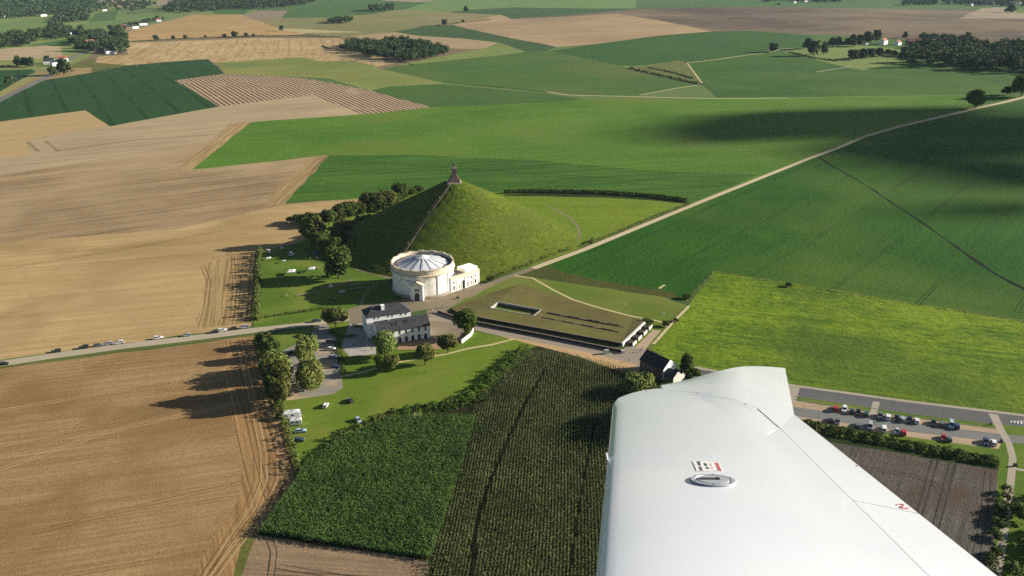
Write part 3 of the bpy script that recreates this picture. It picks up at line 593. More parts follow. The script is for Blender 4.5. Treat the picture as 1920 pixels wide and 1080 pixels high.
tracks([(0, 336), (160, 318), (350, 298)], 'trL', 2.2, 3); tracks([(100, 283), (260, 262), (400, 252)], 'trD', 1.2); tracks([(52, 266), (72, 284)], 'trD', 1.0); tracks([(85, 264), (110, 284)], 'trD', 1.0)
tracks([(0, 460), (200, 444), (400, 418)], 'trL', .9); tracks([(30, 500), (220, 470), (420, 432)], 'trD', .6); tracks([(0, 585), (240, 560), (400, 540)], 'trL', .6)
tracks([(0, 880), (200, 810), (460, 752)], 'trL', .5); tracks([(0, 845), (240, 790), (460, 730)], 'trD', .4); tracks([(60, 1000), (300, 940), (455, 905)], 'trD', .4); tracks([(0, 770), (200, 735), (430, 690)], 'trL', .5)
tracks([(1788, 866), (1776, 905), (1762, 960), (1745, 1020), (1730, 1090)], 'trS', .55); tracks([(1560, 870), (1640, 880), (1710, 892), (1750, 905), (1768, 930)], 'trS', .5); tracks([(1852, 884), (1846, 960), (1826, 1060)], 'trS', .4)
tracks([(505, 1010), (513, 1035), (508, 1080), (500, 1150)], 'trS', .45); tracks([(520, 1062), (600, 1075), (690, 1090)], 'trS', .4)
tracks([(1190, 500), (1222, 478), (1290, 428)], 'trG', .4); tracks([(1100, 590), (1240, 556)], 'trG', .3) if 0 else None
tracks([(1335, 486), (1480, 510), (1650, 545), (1920, 590)], 'trG', .5, 3); tracks([(640, 300), (900, 318), (1200, 338), (1380, 342)], 'trG', .8)
tracks([(1000, 328), (1200, 345), (1330, 350)], 'trG', .8)
FD.append(('path', 'sand', ribbon([(1236, 541), (1241, 537), (1247, 534)], 1.6)))
MT['brick_t'] = M['concrete']; MT['brick_l'] = M['brick_terrace']
vs, fs = [], []
rr_ = random.Random(5)
def push(pl, step=True, ragged=False):
    ids = []
    if sum(pl[i-1][0]*pl[i][1]-pl[i][0]*pl[i-1][1] for i in range(len(pl))) < 0: pl = pl[::-1]
    for i, a in enumerate(pl):
        b = pl[(i+1) % len(pl)]; L = math.hypot(b[0]-a[0], b[1]-a[1]); far = max(a[1], b[1])
        st = 26 if far < 900 else (45 if far < 1800 else 90)
        if ragged: st = min(st, 7+far*.012)
        n = max(1, int(L/st)) if step else 1
        for k in range(n):
            jx = jy = 0.0
            if ragged and k: jx, jy = (rr_.gauss(0, .28+far*.0006) for _ in 'ab')
            ids.append(len(vs)); vs.append(Vector((a[0]+(b[0]-a[0])*k/n+jx, a[1]+(b[1]-a[1])*k/n+jy)))
    return ids
fs.append(push([(-16000, -3000), (16000, -3000), (16000, 26000), (-16000, 26000)], False))
for nm, _, pl in FD: fs.append(push(pl, True, nm in ('field', 'meadow', 'lawn', 'verge', 'ditch')))
for gy in [v for v in range(-60, 1081, 16)]:
    for gx in range(-120, 2060, 40):
        q = G(gx+(20 if (gy//16) % 2 else 0), gy)
        if q.y > 560: vs.append(Vector((q.x, q.y)))
cv, ce, cf, ov, oe, of = delaunay_2d_cdt(vs, [], fs, 0, 1e-4)
cz = [(v.x, v.y, T(v.x, v.y)) for v in cv]
byf = {}
for f, o_ in zip(cf, of):
    if not o_: continue
    byf.setdefault(max(o_), []).append(f)
for k, fl in sorted(byf.items()):
    nm, mk = ('ground', 'base') if k == 0 else FD[k-1][:2]
    idx = {}; vv = []; ff = []
    for f in fl:
        g = []
        for i in f:
            if i not in idx: idx[i] = len(vv); vv.append(cz[i])
            g.append(idx[i])
        ff.append(g)
    me = bpy.data.meshes.new(nm); me.from_pydata(vv, [], ff); me.polygons.foreach_set("use_smooth", [True]*len(ff))
    me.materials.append(MT[mk]); o = bpy.data.objects.new(nm, me); COL.objects.link(o); tag(o, kind='structure')

# ------------------------------------------------------------------ the mound, its stair and the monument
MH = 38.0; MR = 83.0
_u = Vector(((852-960)/FPX, math.cos(TH)+(540-342)/FPX*math.sin(TH), -math.sin(TH)+(540-342)/FPX*math.cos(TH)))
_t = (MH-H)/_u.z; MC = Vector((_u.x*_t, _u.y*_t, 0))
def mh(r):
    r = max(r, 0)
    if r < 7: return MH
    t = (r-7)/(MR-7)
    return max(0, MH*(1-t) - 1.6*math.sin(math.pi*min(1, t))*t*t)
NR, NA = 70, 200
mv, mf = [], []
for i in range(NR+1):
    r = 7+(MR+3-7)*i/NR
    for j in range(NA):
        a = 2*math.pi*j/NA; z = mh(r) if r < MR else -.3
        z += (.05*math.sin(a*31+r*.4)+.05*math.sin(a*17-r*.7)+.04*math.sin(a*57+r*1.3)+.12*math.sin(a*5+r*.15))*(.2 if i == 0 else min(1, (MR-r)/10+.1) if r < MR else 0)
        ad = (math.degrees(a)+180) % 360-180; kr = 1-.115*math.exp(-((ad+45)/28)**2)*(r/MR); mv.append((r*kr*math.cos(a), r*kr*math.sin(a), z))
for i in range(NR):
    for j in range(NA):
        k = (j+1) % NA; mf.append((i*NA+j, (i+1)*NA+j, (i+1)*NA+k, i*NA+k))
mf.append(tuple(range(NA)))
MT['mound'] = field('mound_grass', C(70, 86, 26), C(120, 138, 44), 0, .2, 2, .45, .035, .9, .5, None, .9, .6, c3=C(98, 112, 42), c3sc=.045, c3lo=.45, c3hi=.65)
me = bpy.data.meshes.new('mound'); me.from_pydata(mv, [], mf); me.polygons.foreach_set("use_smooth", [True]*len(mf)); me.materials.append(MT['mound'])
mo = bpy.data.objects.new('hill', me); COL.objects.link(mo); mo.location = MC; tag(mo, 'steep conical grass mound crowned by a stone pedestal', kind='structure')
SA = R(244)                                         # heading of the stair from the summit
def stair_pt(r, side=0, lift=0):
    return MC+Vector((r*math.cos(SA)-side*math.sin(SA), r*math.sin(SA)+side*math.cos(SA), mh(r)+lift))
st = empty('stairway', MC, 0, 'long straight stone stair climbing the grass mound to the monument', 'stairway')
b = MB(); ns = 226
for i in range(ns):
    r0 = 5.2+(MR-4-5.2)*i/ns; r1 = 5.2+(MR-4-5.2)*(i+1)/ns; z = (mh(r0)+mh(r1))/2+.14
    vs_ = [];
    for zz in (z-1.0, z):
        for r, s in ((r0, -.7), (r1, -.7), (r1, .7), (r0, .7)):
            vs_.append((r*math.cos(SA)-s*math.sin(SA), r*math.sin(SA)+s*math.cos(SA), zz))
    b.add(vs_, [(3, 2, 1, 0), (4, 5, 6, 7), (0, 1, 5, 4), (1, 2, 6, 5), (2, 3, 7, 6), (3, 0, 4, 7)])
M['stair_stone'] = simple('stair_stone', (.19, .16, .13, 1), .9, .1, var=.2, sc_=1.5); b.build('steps', 'stair_stone', st)
for s in (-.85, .85):
    b = MB(); prev = None
    for i in range(41):
        r = 5.5+(MR-4.5-5.5)*i/40; q = stair_pt(r, s)-MC; b.tube(q, q+Vector((0, 0, 1.2)), .04, 5)
        top = q+Vector((0, 0, 1.15))
        if prev is not None: b.tube(prev, top, .035, 4); b.tube(prev-Vector((0, 0, .5)), top-Vector((0, 0, .5)), .025, 4)
        prev = top
    b.build('railing', 'bark', st)
mon = empty('lion_monument', MC+Vector((0, 0, MH)), R(8), 'stepped stone pedestal with a cast iron lion on the mound summit', 'monument'); mon.scale = (.8, .8, .92)
b = MB(); b.box((0, 0, -1.5), (11.2, 11.2, 2.1)); b.build('platform', 'stucco_trim', mon)
b = MB(); b.box((0, 0, .6), (9.6, 9.6, .9), top=.97)
for i in range(8): b.box((0, 0, 1.5+i*.45), (8.8-i*.56, 8.8-i*.56, .45))
b.build('stepped_base', 'blue_stone', mon)
b = MB(); b.box((0, 0, 5.4), (4.4, 4.4, .7)); b.box((0, 0, 6.1), (3.7, 3.7, 3.4), top=.92); b.build('pedestal', 'blue_stone', mon)
b = MB(); b.box((0, 0, 9.5), (4.5, 4.5, .35)); b.box((0, 0, 9.85), (4.9, 4.9, .4)); b.box((0, 0, 10.25), (4.0, 4.0, .3)); b.build('cornice', 'blue_stone', mon)
def skin_mesh(name, verts, edges, rad, sub=1):
    me = bpy.data.meshes.new(name+'_s'); me.from_pydata(verts, edges, []); o = bpy.data.objects.new(name+'_s', me); COL.objects.link(o)
    mod = o.modifiers.new('s', 'SKIN'); mod.use_smooth_shade = True
    for i, sv in enumerate(me.skin_vertices[0].data):
        r = rad[i]; sv.radius = (r, r) if not isinstance(r, tuple) else r; sv.use_root = (i == 0)
    o.modifiers.new('u', 'SUBSURF').levels = sub
    dg = bpy.context.evaluated_depsgraph_get(); dg.update(); m2 = bpy.data.meshes.new_from_object(o.evaluated_get(dg)); m2.name = name
    bpy.data.objects.remove(o); bpy.data.meshes.remove(me); return m2
lv = [(-1.3, 0, 2.3), (-.4, 0, 2.35), (.5, 0, 2.5), (1.2, 0, 2.8), (1.7, 0, 3.5), (1.95, 0, 3.95), (2.35, 0, 3.85),
      (-1.45, .45, 1.7), (-1.2, .5, 1.1), (-1.55, .5, .6), (-1.45, .5, .08), (-1.45, -.45, 1.7), (-1.2, -.5, 1.1), (-1.55, -.5, .6), (-1.45, -.5, .08),
      (1.05, .45, 2.0), (1.15, .48, 1.0), (1.2, .48, .1), (1.15, -.45, 2.1), (1.5, -.5, 1.6), (1.85, -.5, 1.15),
      (-1.8, 0, 2.3), (-2.2, .1, 1.5), (-2.3, .3, .8)]
le = [(0, 1), (1, 2), (2, 3), (3, 4), (4, 5), (5, 6), (0, 7), (7, 8), (8, 9), (9, 10), (0, 11), (11, 12), (12, 13), (13, 14), (3, 15), (15, 16), (16, 17), (3, 18), (18, 19), (19, 20), (0, 21), (21, 22), (22, 23)]
lr = [.62, .58, .62, .8, .75, .55, .3, .4, .28, .18, .22, .4, .28, .18, .22, .34, .22, .22, .32, .22, .2, .18, .1, .12]
lm = skin_mesh('lion', lv, le, lr); lion = bpy.data.objects.new('lion', lm); COL.objects.link(lion); lm.materials.append(M['bronze']); lion.parent = mon; lion.location = (0, 0, 10.55); lion.rotation_euler = (0, 0, R(100))
b = MB(); b.lathe([(0.001, 0), (.35, .1), (.55, .5), (.35, .9), (.001, 1.0)], 14, (1.9, -.5, 0)); gb = b.build('globe', 'bronze', lion, True)

# ------------------------------------------------------------------ round panorama building
RC = Vector((-50.6, 454.5, 0)); RR = 17.2
rot = empty('panorama_rotunda', RC, 0, 'large round cream panorama building with a shallow conical zinc roof', 'building')
b = MB(); b.lathe([(RR+.9, 0), (RR+.9, 1.0), (RR+.35, 1.5), (RR, 1.55)], 72); b.build('plinth', 'stone_stain', rot)
b = MB(); b.lathe([(RR, 1.5), (RR, 12.5)], 72); b.build('wall', 'cream_stucco', rot, True)
b = MB(); b.lathe([(RR, 12.1), (RR+.35, 12.3), (RR+.9, 12.9), (RR+1.05, 13.0), (RR+1.05, 13.3), (RR+.25, 13.45)], 72); b.build('cornice', 'stucco_trim', rot)
b = MB(); b.lathe([(RR+.25, 13.4), (RR+.25, 15.9), (RR+.5, 16.0), (RR+.5, 16.3), (RR-.35, 16.3), (RR-.35, 14.4), (RR-2.2, 14.4)], 72); b.build('parapet', 'stucco_trim', rot)
b = MB(); b.lathe([(RR-.4, 14.45), (RR-2.6, 14.9)], 48); b.build('gutter', 'zinc_lead', rot)
FAC = 16; b = MB(); b.lathe([(RR-2.5, 14.9), (4.0, 18.1), (3.9, 18.5), (.3, 19.6), (0.01, 19.65)], FAC, a0=.1); rf = b.build('roof', 'zinc', rot)
b = MB()
for i in range(FAC):
    a = .1+2*math.pi*i/FAC; b.tube(((RR-.6)*math.cos(a), (RR-.6)*math.sin(a), 14.75), (4.0*math.cos(a), 4.0*math.sin(a), 18.2), .11, 4)
b.build('roof_ribs', 'zinc_lead', rf)
b = MB(); b.tube((0, 0, 19.5), (0, 0, 23.2), .12, 6, r2=.04); b.lathe([(.01, 20.4), (.3, 20.6), (.01, 20.9)], 10); b.build('finial', 'dark_metal', rf)
for i in range(14):                                   # flat pilasters with capitals
    a = R(205+i*25); u = Vector((math.cos(a), math.sin(a), 0))
    b = MB(); b.box(tuple(u*(RR+.12))[:2]+(1.5,), (.5, 1.0, 10.7), a); b.box(tuple(u*(RR+.2))[:2]+(11.7,), (.7, 1.4, .5), a); b.build('pilaster', 'cream_stucco', rot)
for i in range(16):                                   # relief panels and parapet ornaments
    a = R(8+i*22.5); u = Vector((math.cos(a), math.sin(a), 0)); v = Vector((-u.y, u.x, 0))
    b = MB(); q = u*(RR+.15)
    b.box((q.x, q.y, 16.3), (.5, 1.8, .3), a); b.box((q.x, q.y, 16.6), (.4, 1.0, .3), a, top=.4)
    for s in (-1.4, 1.4): q2 = q+v*s; b.lathe([(.12, 16.3), (.25, 16.5), (.15, 16.8), (.01, 17.1)], 8, (q2.x, q2.y, 0))
    b.build('parapet_ornament', 'stucco_trim', rot)
for dg in (232, 248, 318, 338):
    a = R(dg); q = Vector((math.cos(a), math.sin(a), 0))*(RR+.08); b = MB(); b.box((q.x, q.y, 10.0), (.12, 2.2, .55), a); b.build('air_vent', 'stone_stain', rot)
# entrance portico
pa = math.atan2(G(781, 566).y-RC.y, G(781, 566).x-RC.x); pu = Vector((math.cos(pa), math.sin(pa), 0)); pv = Vector((-pu.y, pu.x, 0))
def pw(o, s, z): q = pu*(RR+o)+pv*s; return (q.x, q.y, z)
b = MB()
b.box(pw(1.1, 0, 0), (3.2, 7.0, 8.3), pa); b.box(pw(1.2, 0, 8.3), (3.7, 7.6, .5), pa)
b.build('portico', 'cream_stucco', rot)
b = MB()
for s, o in ((-1, 0), (1, 0)):
    pass
x0, x1 = -1.0, 3.3
P8 = [pw(x0, -4, 8.8), pw(x1, -4, 8.8), pw(x1, 4, 8.8), pw(x0, 4, 8.8), pw(x0, 0, 11.0), pw(x1, 0, 11.0)]
b.add(P8, [(0, 1, 5, 4), (2, 3, 4, 5), (1, 2, 5), (3, 0, 4), (0, 3, 2, 1)]); b.build('pediment', 'stucco_trim', rot)
b = MB()
for s in (-3.1, -1.9, 1.9, 3.1): b.box(pw(2.85, s, 0), (.45, .6, 8.2), pa)
b.build('portico_pilasters', 'white_render', rot)
b = MB(); b.box(pw(2.75, 0, 0), (.15, 2.3, 3.6), pa); b.lathe([(.001, -.0), (1.15, 0)], 16)  # door leaf
b = MB(); vv_ = [pw(2.86, -1.2, .1), pw(2.86, 1.2, .1), pw(2.86, 1.2, 3.2)]+[pw(2.86, 1.2*math.cos(t), 3.2+1.2*math.sin(t)) for t in [math.pi*k/8 for k in range(1, 8)]]+[pw(2.86, -1.2, 3.2)]
b.add(vv_, [tuple(range(len(vv_)))]); b.build('door', 'glass', rot)
b = MB(); b.box(pw(2.75, 0, 5.4), (.3, 2.8, 1.3), pa); b.build('sign_panel', 'stone_stain', rot)
# ------------------------------------------------------------------ generic oriented building
class Frame:
    """x along the front wall from A to B, y into the building, z up"""
    def __init__(s, A, B):
        s.A = Vector((A.x, A.y, A.z)); d = B-A; d.z = 0; s.L = d.length; s.u = d.normalized(); s.v = Vector((-s.u.y, s.u.x, 0)); s.rz = math.atan2(s.u.y, s.u.x)
def slab(b, x0, x1, y0, y1, z0, z1, mi=0):
    return b.add([(x0, y0, z0), (x1, y0, z0), (x1, y1, z0), (x0, y1, z0), (x0, y0, z1), (x1, y0, z1), (x1, y1, z1), (x0, y1, z1)],
                 [(3, 2, 1, 0), (4, 5, 6, 7), (0, 1, 5, 4), (1, 2, 6, 5), (2, 3, 7, 6), (3, 0, 4, 7)], mi)
def gable_house(A, L, D, rz, he, hr, label, cat='house', wall='white_render', roof='slate', group=None, hip=0.0, name='house', wins=(), doors=(), chim=(), ov=.35, z=0, gable=None, winmat='glass', parts=True, sky_=()):
    e = empty(name, A, rz, label, cat, group)
    b = MB(); slab(b, 0, L, 0, D, -.5, he)
    if hip == 0: b.add([(0, 0, he), (0, D, he), (0, D/2, hr-.12)], [(0, 2, 1)]); b.add([(L, 0, he), (L, D, he), (L, D/2, hr-.12)], [(0, 1, 2)])
    b.build('wall', wall, e)
    if gable:
        b = MB(); b.add([(L+.02, 0, 0), (L+.02, D, 0), (L+.02, D, he), (L+.02, D/2, hr+.25), (L+.02, 0, he), (L+.32, 0, 0), (L+.32, D, 0), (L+.32, D, he+.3), (L+.32, D/2, hr+.45), (L+.32, 0, he+.3)],
              [(4, 3, 2, 1, 0), (5, 6, 7, 8, 9), (0, 5, 9, 4), (4, 9, 8, 3), (3, 8, 7, 2), (2, 7, 6, 1)]); b.build('gable_wall', gable, e)
    k = (hr-he)/(D/2); x0, x1 = -ov*.5, L+ov*.5
    if gable: x1 = L-.02
    ez = he-k*ov; th = .22
    b = MB()
    if hip:
        V8 = [(x0, -ov, ez), (x1, -ov, ez), (x1, D+ov, ez), (x0, D+ov, ez), (x0+hip, D/2, hr), (x1-hip, D/2, hr)]
        b.add([(q[0], q[1], q[2]+th) for q in V8], [(0, 1, 5, 4), (1, 2, 5), (2, 3, 4, 5), (3, 0, 4)]); b.add([(q[0], q[1], q[2]+(0 if i < 4 else th)) for i, q in enumerate(V8)], [(3, 2, 1, 0)])
        b.add([V8[0], V8[1], (V8[1][0], V8[1][1], ez+th), (V8[0][0], V8[0][1], ez+th)], [(0, 1, 2, 3)]); b.add([V8[1], V8[2], (V8[2][0], V8[2][1], ez+th), (V8[1][0], V8[1][1], ez+th)], [(0, 1, 2, 3)]); b.add([V8[3], V8[0], (V8[0][0], V8[0][1], ez+th), (V8[3][0], V8[3][1], ez+th)], [(0, 1, 2, 3)])
    else:
        prof = [(-ov, ez), (D/2, hr), (D+ov, ez), (D+ov, ez+th), (D/2, hr+th), (-ov, ez+th)]
        b.add([(x, y, z_) for x in (x0, x1) for y, z_ in prof], [(0, 1, 7, 6), (1, 2, 8, 7), (2, 3, 9, 8), (3, 4, 10, 9), (4, 5, 11, 10), (5, 0, 6, 11), (0, 5, 4, 1), (1, 4, 3, 2), (6, 7, 10, 11), (7, 8, 9, 10)])
    r_ = b.build('roof', roof, e)
    for cx, cy, cw, ch in chim:
        b = MB(); slab(b, cx-cw/2, cx+cw/2, cy-cw*.6, cy+cw*.6, he, hr+ch); slab(b, cx-cw/2-.1, cx+cw/2+.1, cy-cw*.6-.1, cy+cw*.6+.1, hr+ch, hr+ch+.2); b.build('chimney', wall if wall != 'brick' else 'brick', r_)
    for cx, fr in sky_:
        yy = D/2*fr; zz = he+k*yy+th; b = MB(); b.add([(cx-.5, yy-.7, zz-k*.7+.08), (cx+.5, yy-.7, zz-k*.7+.08), (cx+.5, yy+.7, zz+k*.7+.08), (cx-.5, yy+.7, zz+k*.7+.08), (cx-.5, yy-.7, zz-k*.7-.05), (cx+.5, yy-.7, zz-k*.7-.05), (cx+.5, yy+.7, zz+k*.7-.05), (cx-.5, yy+.7, zz+k*.7-.05)],
            [(0, 1, 2, 3), (4, 5, 1, 0), (5, 6, 2, 1), (6, 7, 3, 2), (7, 4, 0, 3)]); b.build('roof_window', 'glass', r_)
    for face, s, z0, ww, wh in wins:
        b = MB(); f = MB(); t = .05
        def bx(m_, a0, a1, z0_, z1_, d):
            if face == 'f': slab(m_, a0, a1, -d, .02, z0_, z1_)
            elif face == 'r': slab(m_, L-.02, L+d+(.32 if gable else 0), a0, a1, z0_, z1_)
            elif face == 'l': slab(m_, -d, .02, a0, a1, z0_, z1_)
            else: slab(m_, a0, a1, D-.02, D+d, z0_, z1_)
        bx(b, s-ww/2, s+ww/2, z0, z0+wh, .03)
        wo = b.build('window', winmat, e)
        if parts:
            bx(f, s-ww/2-.1, s+ww/2+.1, z0-.14, z0, .12); bx(f, s-.04, s+.04, z0, z0+wh, .05); bx(f, s-ww/2, s+ww/2, z0+wh*.62, z0+wh*.62+.07, .052); f.build('sill', 'white_render' if wall != 'white_render' else 'concrete', wo)
    for face, s, ww, wh in doors:
        b = MB()
        if face == 'f': slab(b, s-ww/2, s+ww/2, -.06, .02, 0.05, wh)
        else: slab(b, L-.02, L+.08+(.32 if gable else 0), s-ww/2, s+ww/2, 0.05, wh)
        b.build('door', 'glass', e)
    return e
# annex of the rotunda
A = G(845, 549); B = G(899, 531); F_ = Frame(A, B)
an = empty('entrance_pavilion', A, F_.rz, 'flat-roofed cream pavilion with arched doorway beside the round building', 'building')
L = F_.L; D = 9.0; b = MB(); slab(b, 0, L, 0, D, -.3, 7.4); b.build('wall', 'cream_stucco', an)
b = MB(); slab(b, -.25, L+.25, -.25, D+.2, 7.4, 7.8); slab(b, -.1, L+.1, -.1, D, 7.8, 8.6); slab(b, -.3, L+.3, -.3, D+.2, 8.6, 8.85); b.build('cornice', 'stucco_trim', an)
b = MB(); slab(b, L*.55, L-.6, 1.0, D-1, 8.85, 10.6); b.build('roof_box', 'white_render', an)
b = MB(); slab(b, L*.02, L*.5, 1.2, D-.8, 8.7, 8.92); b.build('flat_roof', 'zinc_lead', an)
def arch_pts(cx, w_, z0, zs, y): return [(cx-w_/2, y, z0), (cx+w_/2, y, z0), (cx+w_/2, y, zs)]+[(cx+w_/2*math.cos(t), y, zs+w_/2*math.sin(t)) for t in [math.pi*k/8 for k in range(1, 8)]]+[(cx-w_/2, y, zs)]
b = MB(); q = arch_pts(L*.44, 2.0, .1, 4.2, -.05); b.add(q, [tuple(range(len(q)))]); b.build('door', 'glass', an)
b = MB(); q = arch_pts(L*.44, 2.7, .05, 4.3, -.03); b.add(q, [tuple(range(len(q)))]); b.build('door_surround', 'stucco_trim', an)
for fx, zz, hh in ((.12, 1.0, 2.4), (.12, 5.0, 1.0), (.3, .8, 2.2), (.58, .8, 2.4), (.72, 1.0, 2.4), (.72, 5.0, 1.0), (.86, 1.0, 2.4), (.86, 5.2, .8)):
    b = MB(); slab(b, L*fx-.55, L*fx+.55, -.06, .02, zz, zz+hh); wo = b.build('window', 'glass' if fx in (.12, .86) or zz > 4 else 'stone_stain', an)
    b = MB(); slab(b, L*fx-.7, L*fx+.7, -.14, .02, zz-.16, zz-.01); b.build('sill', 'stucco_trim', wo)
for fx in (.02, .21, .38, .5, .64, .8, .97):
    b = MB(); slab(b, L*fx-.25, L*fx+.25, -.22, .02, 0, 7.3); b.build('pilaster', 'cream_stucco', an)
# hotel: front block and rear block
A = G(757, 641); B = G(807, 633); d = (B-A); d.z = 0; d.normalize(); Lf = 26.5; A0 = B-d*Lf
wf = [('f', Lf-x, 4.4, 1.0, 2.0) for x in (1.6+2.0, 6.8, 10.0, 13.4, 16.6, 20.2)]+[('f', Lf-1.9-.4, 4.4, 1.0, 2.0)]
wf = [('f', Lf-2.4-i*3.25, 4.5, 1.0, 1.9) for i in range(7)]
gable_house(A0, Lf, 9.6, math.atan2(d.y, d.x), 6.9, 10.8, 'white two-storey inn with long slate roof beside the paved terrace', 'inn', name='inn', wins=wf+[('l', 3, 4.4, 1, 1.8), ('l', 6, 4.4, 1, 1.8)], doors=[('f', Lf-2.4-i*3.25, 1.35, 2.7) for i in range(6)], sky_=[(8, .5), (10.2, .5), (14.2, .6), (15.6, .6)], chim=[(7.0, 4.6, .5, .3)])
A1 = A0+d*(-2.0)+Vector((-d.y, d.x, 0))*13.4
gable_house(A1, 22.5, 10.5, math.atan2(d.y, d.x), 10.0, 13.4, 'white inn wing with hipped slate roof and square chimney behind the long slate-roofed block', 'inn', name='inn_wing', hip=4.6,
    wins=[('f', x, 8.6, .8, .8) for x in (4, 6, 11, 13, 17.5, 20)]+[('r', 3, 5.5, 1, 1.8), ('r', 7, 5.5, 1, 1.8), ('l', 3, 4, 1, 1.8), ('l', 7, 4, 1, 1.8)], chim=[(9, 3.2, 1.6, .5)])
A2 = A0+d*(-2.0)+Vector((-d.y, d.x, 0))*8.2
b = MB(); e = empty('link_building', A2, math.atan2(d.y, d.x), 'low flat-roofed link between the two white inn blocks', 'building'); slab(b, 0.2, 22, 1.7, 4.9, -.3, 6.6); b.build('wall', 'white_render', e); b = MB(); slab(b, 0.1, 22.1, 1.6, 5.0, 6.6, 6.8); b.build('flat_roof', 'zinc_lead', e)
# terrace things
for i, (px, py) in enumerate(((672, 640), (682, 640), (692, 642), (676, 650), (688, 652), (697, 656), (664, 652))):
    p = G(px, py); t = empty('parasol', p, i, 'closed dark parasol on the shaded inn terrace, %s of the set' % ORD[i], 'parasol', 'parasols on the inn terrace')
    b = MB(); b.tube((0, 0, 0), (0, 0, 2.6), .04, 6); b.build('pole', 'wood', t); b = MB(); b.lathe([(.3, .9), (.22, 1.6), (.02, 2.6)], 8); b.build('canopy', 'dark_metal', t); b = MB(); b.box((0, 0, 0), (.7, .7, .12)); b.build('base', 'concrete', t)
# ------------------------------------------------------------------ brick house by the lane end
A = G(1199, 694); B = G(1243, 716); d = B-A; d.z = 0; d.normalize(); rzb = math.atan2(d.y, d.x); Lb = (B-A).length*.97; nb = Vector((-d.y, d.x, 0))
gable_house(A, Lb, 8.2, rzb, 5.6, 9.2, 'dark brick house with steep slate roof and bright white gable', 'house', wall='brick', roof='slate_dark', gable='white_render', name='brick_house',
    wins=[('f', 2.2, 3.4, 1.0, 1.3), ('f', 5.0, 3.4, 1.0, 1.3), ('f', 8.2, 3.4, 1.0, 1.3), ('f', 3.2, .9, 1.1, 1.4)], doors=[('f', 6.8, 1.0, 2.2)], chim=[(1.4, 4.1, .8, .9)])
E2 = A+d*(Lb+.7)+nb*.4
gable_house(E2, 5.0, 5.6, rzb, 3.6, 5.9, 'red brick annex with dark slate roof below the white gable', 'house', wall='brick_lit', roof='slate_dark', name='brick_annex', gable='concrete_white', wins=[('f', 2.5, 1.2, 1.0, 1.2)])
E3 = E2+nb*5.9
gable_house(E3, 4.0, 3.2, rzb, 2.6, 4.2, 'small grey lean-to outhouse behind the red brick annex', 'outhouse', wall='concrete_white', roof='slate_dark', name='outhouse')
# ------------------------------------------------------------------ underground memorial
ZR = 1.7
def GZ(px, py, z):
    q = G(px, py, z); q.z = z; return q
f0 = GZ(862, 588, ZR); f1 = GZ(1165, 643, ZR); r1 = GZ(1207, 603, ZR); f0b = GZ(905, 556, ZR)
me_ = empty('memorial_building', (0, 0, 0), 0, 'long sunken visitor building with brownish grass roof and dark glazed front', 'building')
bk0 = GZ(960, 545, 0.05); bk1 = GZ(1190, 590, 0.05)
dF = (f1-f0).normalized(); nF = Vector((-dF.y, dF.x, 0))
if nF.y < 0: nF = -nF
# roof surface with a real opening for the patio, meeting the lawn at the back
pat = [GZ(*q, ZR-.2) for q in ((917, 578), (934, 566), (1016, 581), (1001, 593))]
top_poly = [f0, f1, r1, GZ(1188, 595, ZR*.45), GZ(1120, 578, ZR*.3), GZ(1060, 558, .02), GZ(975, 532, 0.02), GZ(910, 552, .02), GZ(846, 578, .9)]
V2 = [Vector((q.x, q.y)) for q in top_poly]+[Vector((q.x, q.y)) for q in pat]
zt = {}
F_all = []
nT = len(top_poly)
from mathutils.geometry import tessellate_polygon
def ccw(l, p_): return l if sum(p_[l[i-1]].x*p_[l[i]].y-p_[l[i]].x*p_[l[i-1]].y for i in range(len(l))) > 0 else l[::-1]
cvv, _, cff, _, _, oof = delaunay_2d_cdt(V2, [], [ccw(list(range(nT)), V2), ccw(list(range(nT, nT+4)), V2)], 0, 1e-4)
zz_ = [q.z for q in top_poly]+[ZR-.1]*4
b = MB(); b.add([(v.x, v.y, zz_[i]) for i, v in enumerate(cvv)], [f for f, o_ in zip(cff, oof) if 0 in o_ and 1 not in o_]); ro = b.build('grass_roof', [MT['roofG']], me_)
def wall_between(p0, p1, z0, z1, th, name, mat, par, side=1):
    d_ = (p1-p0); d_.z = 0; L_ = d_.length; d_.normalize(); n_ = Vector((-d_.y, d_.x, 0))*side
    b = MB(); c = [(p0.x, p0.y), (p1.x, p1.y), (p1.x+n_.x*th, p1.y+n_.y*th), (p0.x+n_.x*th, p0.y+n_.y*th)]
    if n_.cross(Vector((d_.x, d_.y, 0))).z > 0: c = c[::-1]
    b.add([(x, y, z0) for x, y in c]+[(x, y, z1) for x, y in c], [(3, 2, 1, 0), (4, 5, 6, 7), (0, 1, 5, 4), (1, 2, 6, 5), (2, 3, 7, 6), (3, 0, 4, 7)])
    return b.build(name, mat, par)
fi0, fi1 = f0+nF*.6, f1+nF*.6
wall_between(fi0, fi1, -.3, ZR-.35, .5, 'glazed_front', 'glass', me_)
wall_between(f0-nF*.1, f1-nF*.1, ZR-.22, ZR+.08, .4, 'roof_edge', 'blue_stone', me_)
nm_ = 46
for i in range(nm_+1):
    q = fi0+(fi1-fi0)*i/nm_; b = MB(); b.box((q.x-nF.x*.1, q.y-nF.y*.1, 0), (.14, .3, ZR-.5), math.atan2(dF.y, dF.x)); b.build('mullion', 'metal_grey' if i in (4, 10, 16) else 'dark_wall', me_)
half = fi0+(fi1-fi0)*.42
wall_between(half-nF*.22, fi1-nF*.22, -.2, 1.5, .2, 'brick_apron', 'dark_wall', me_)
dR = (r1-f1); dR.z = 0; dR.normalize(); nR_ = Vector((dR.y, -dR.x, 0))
wall_between(f1+nR_*.9, r1+nR_*.9, -.2, ZR+.02, .8, 'end_wall', 'concrete_white', me_)
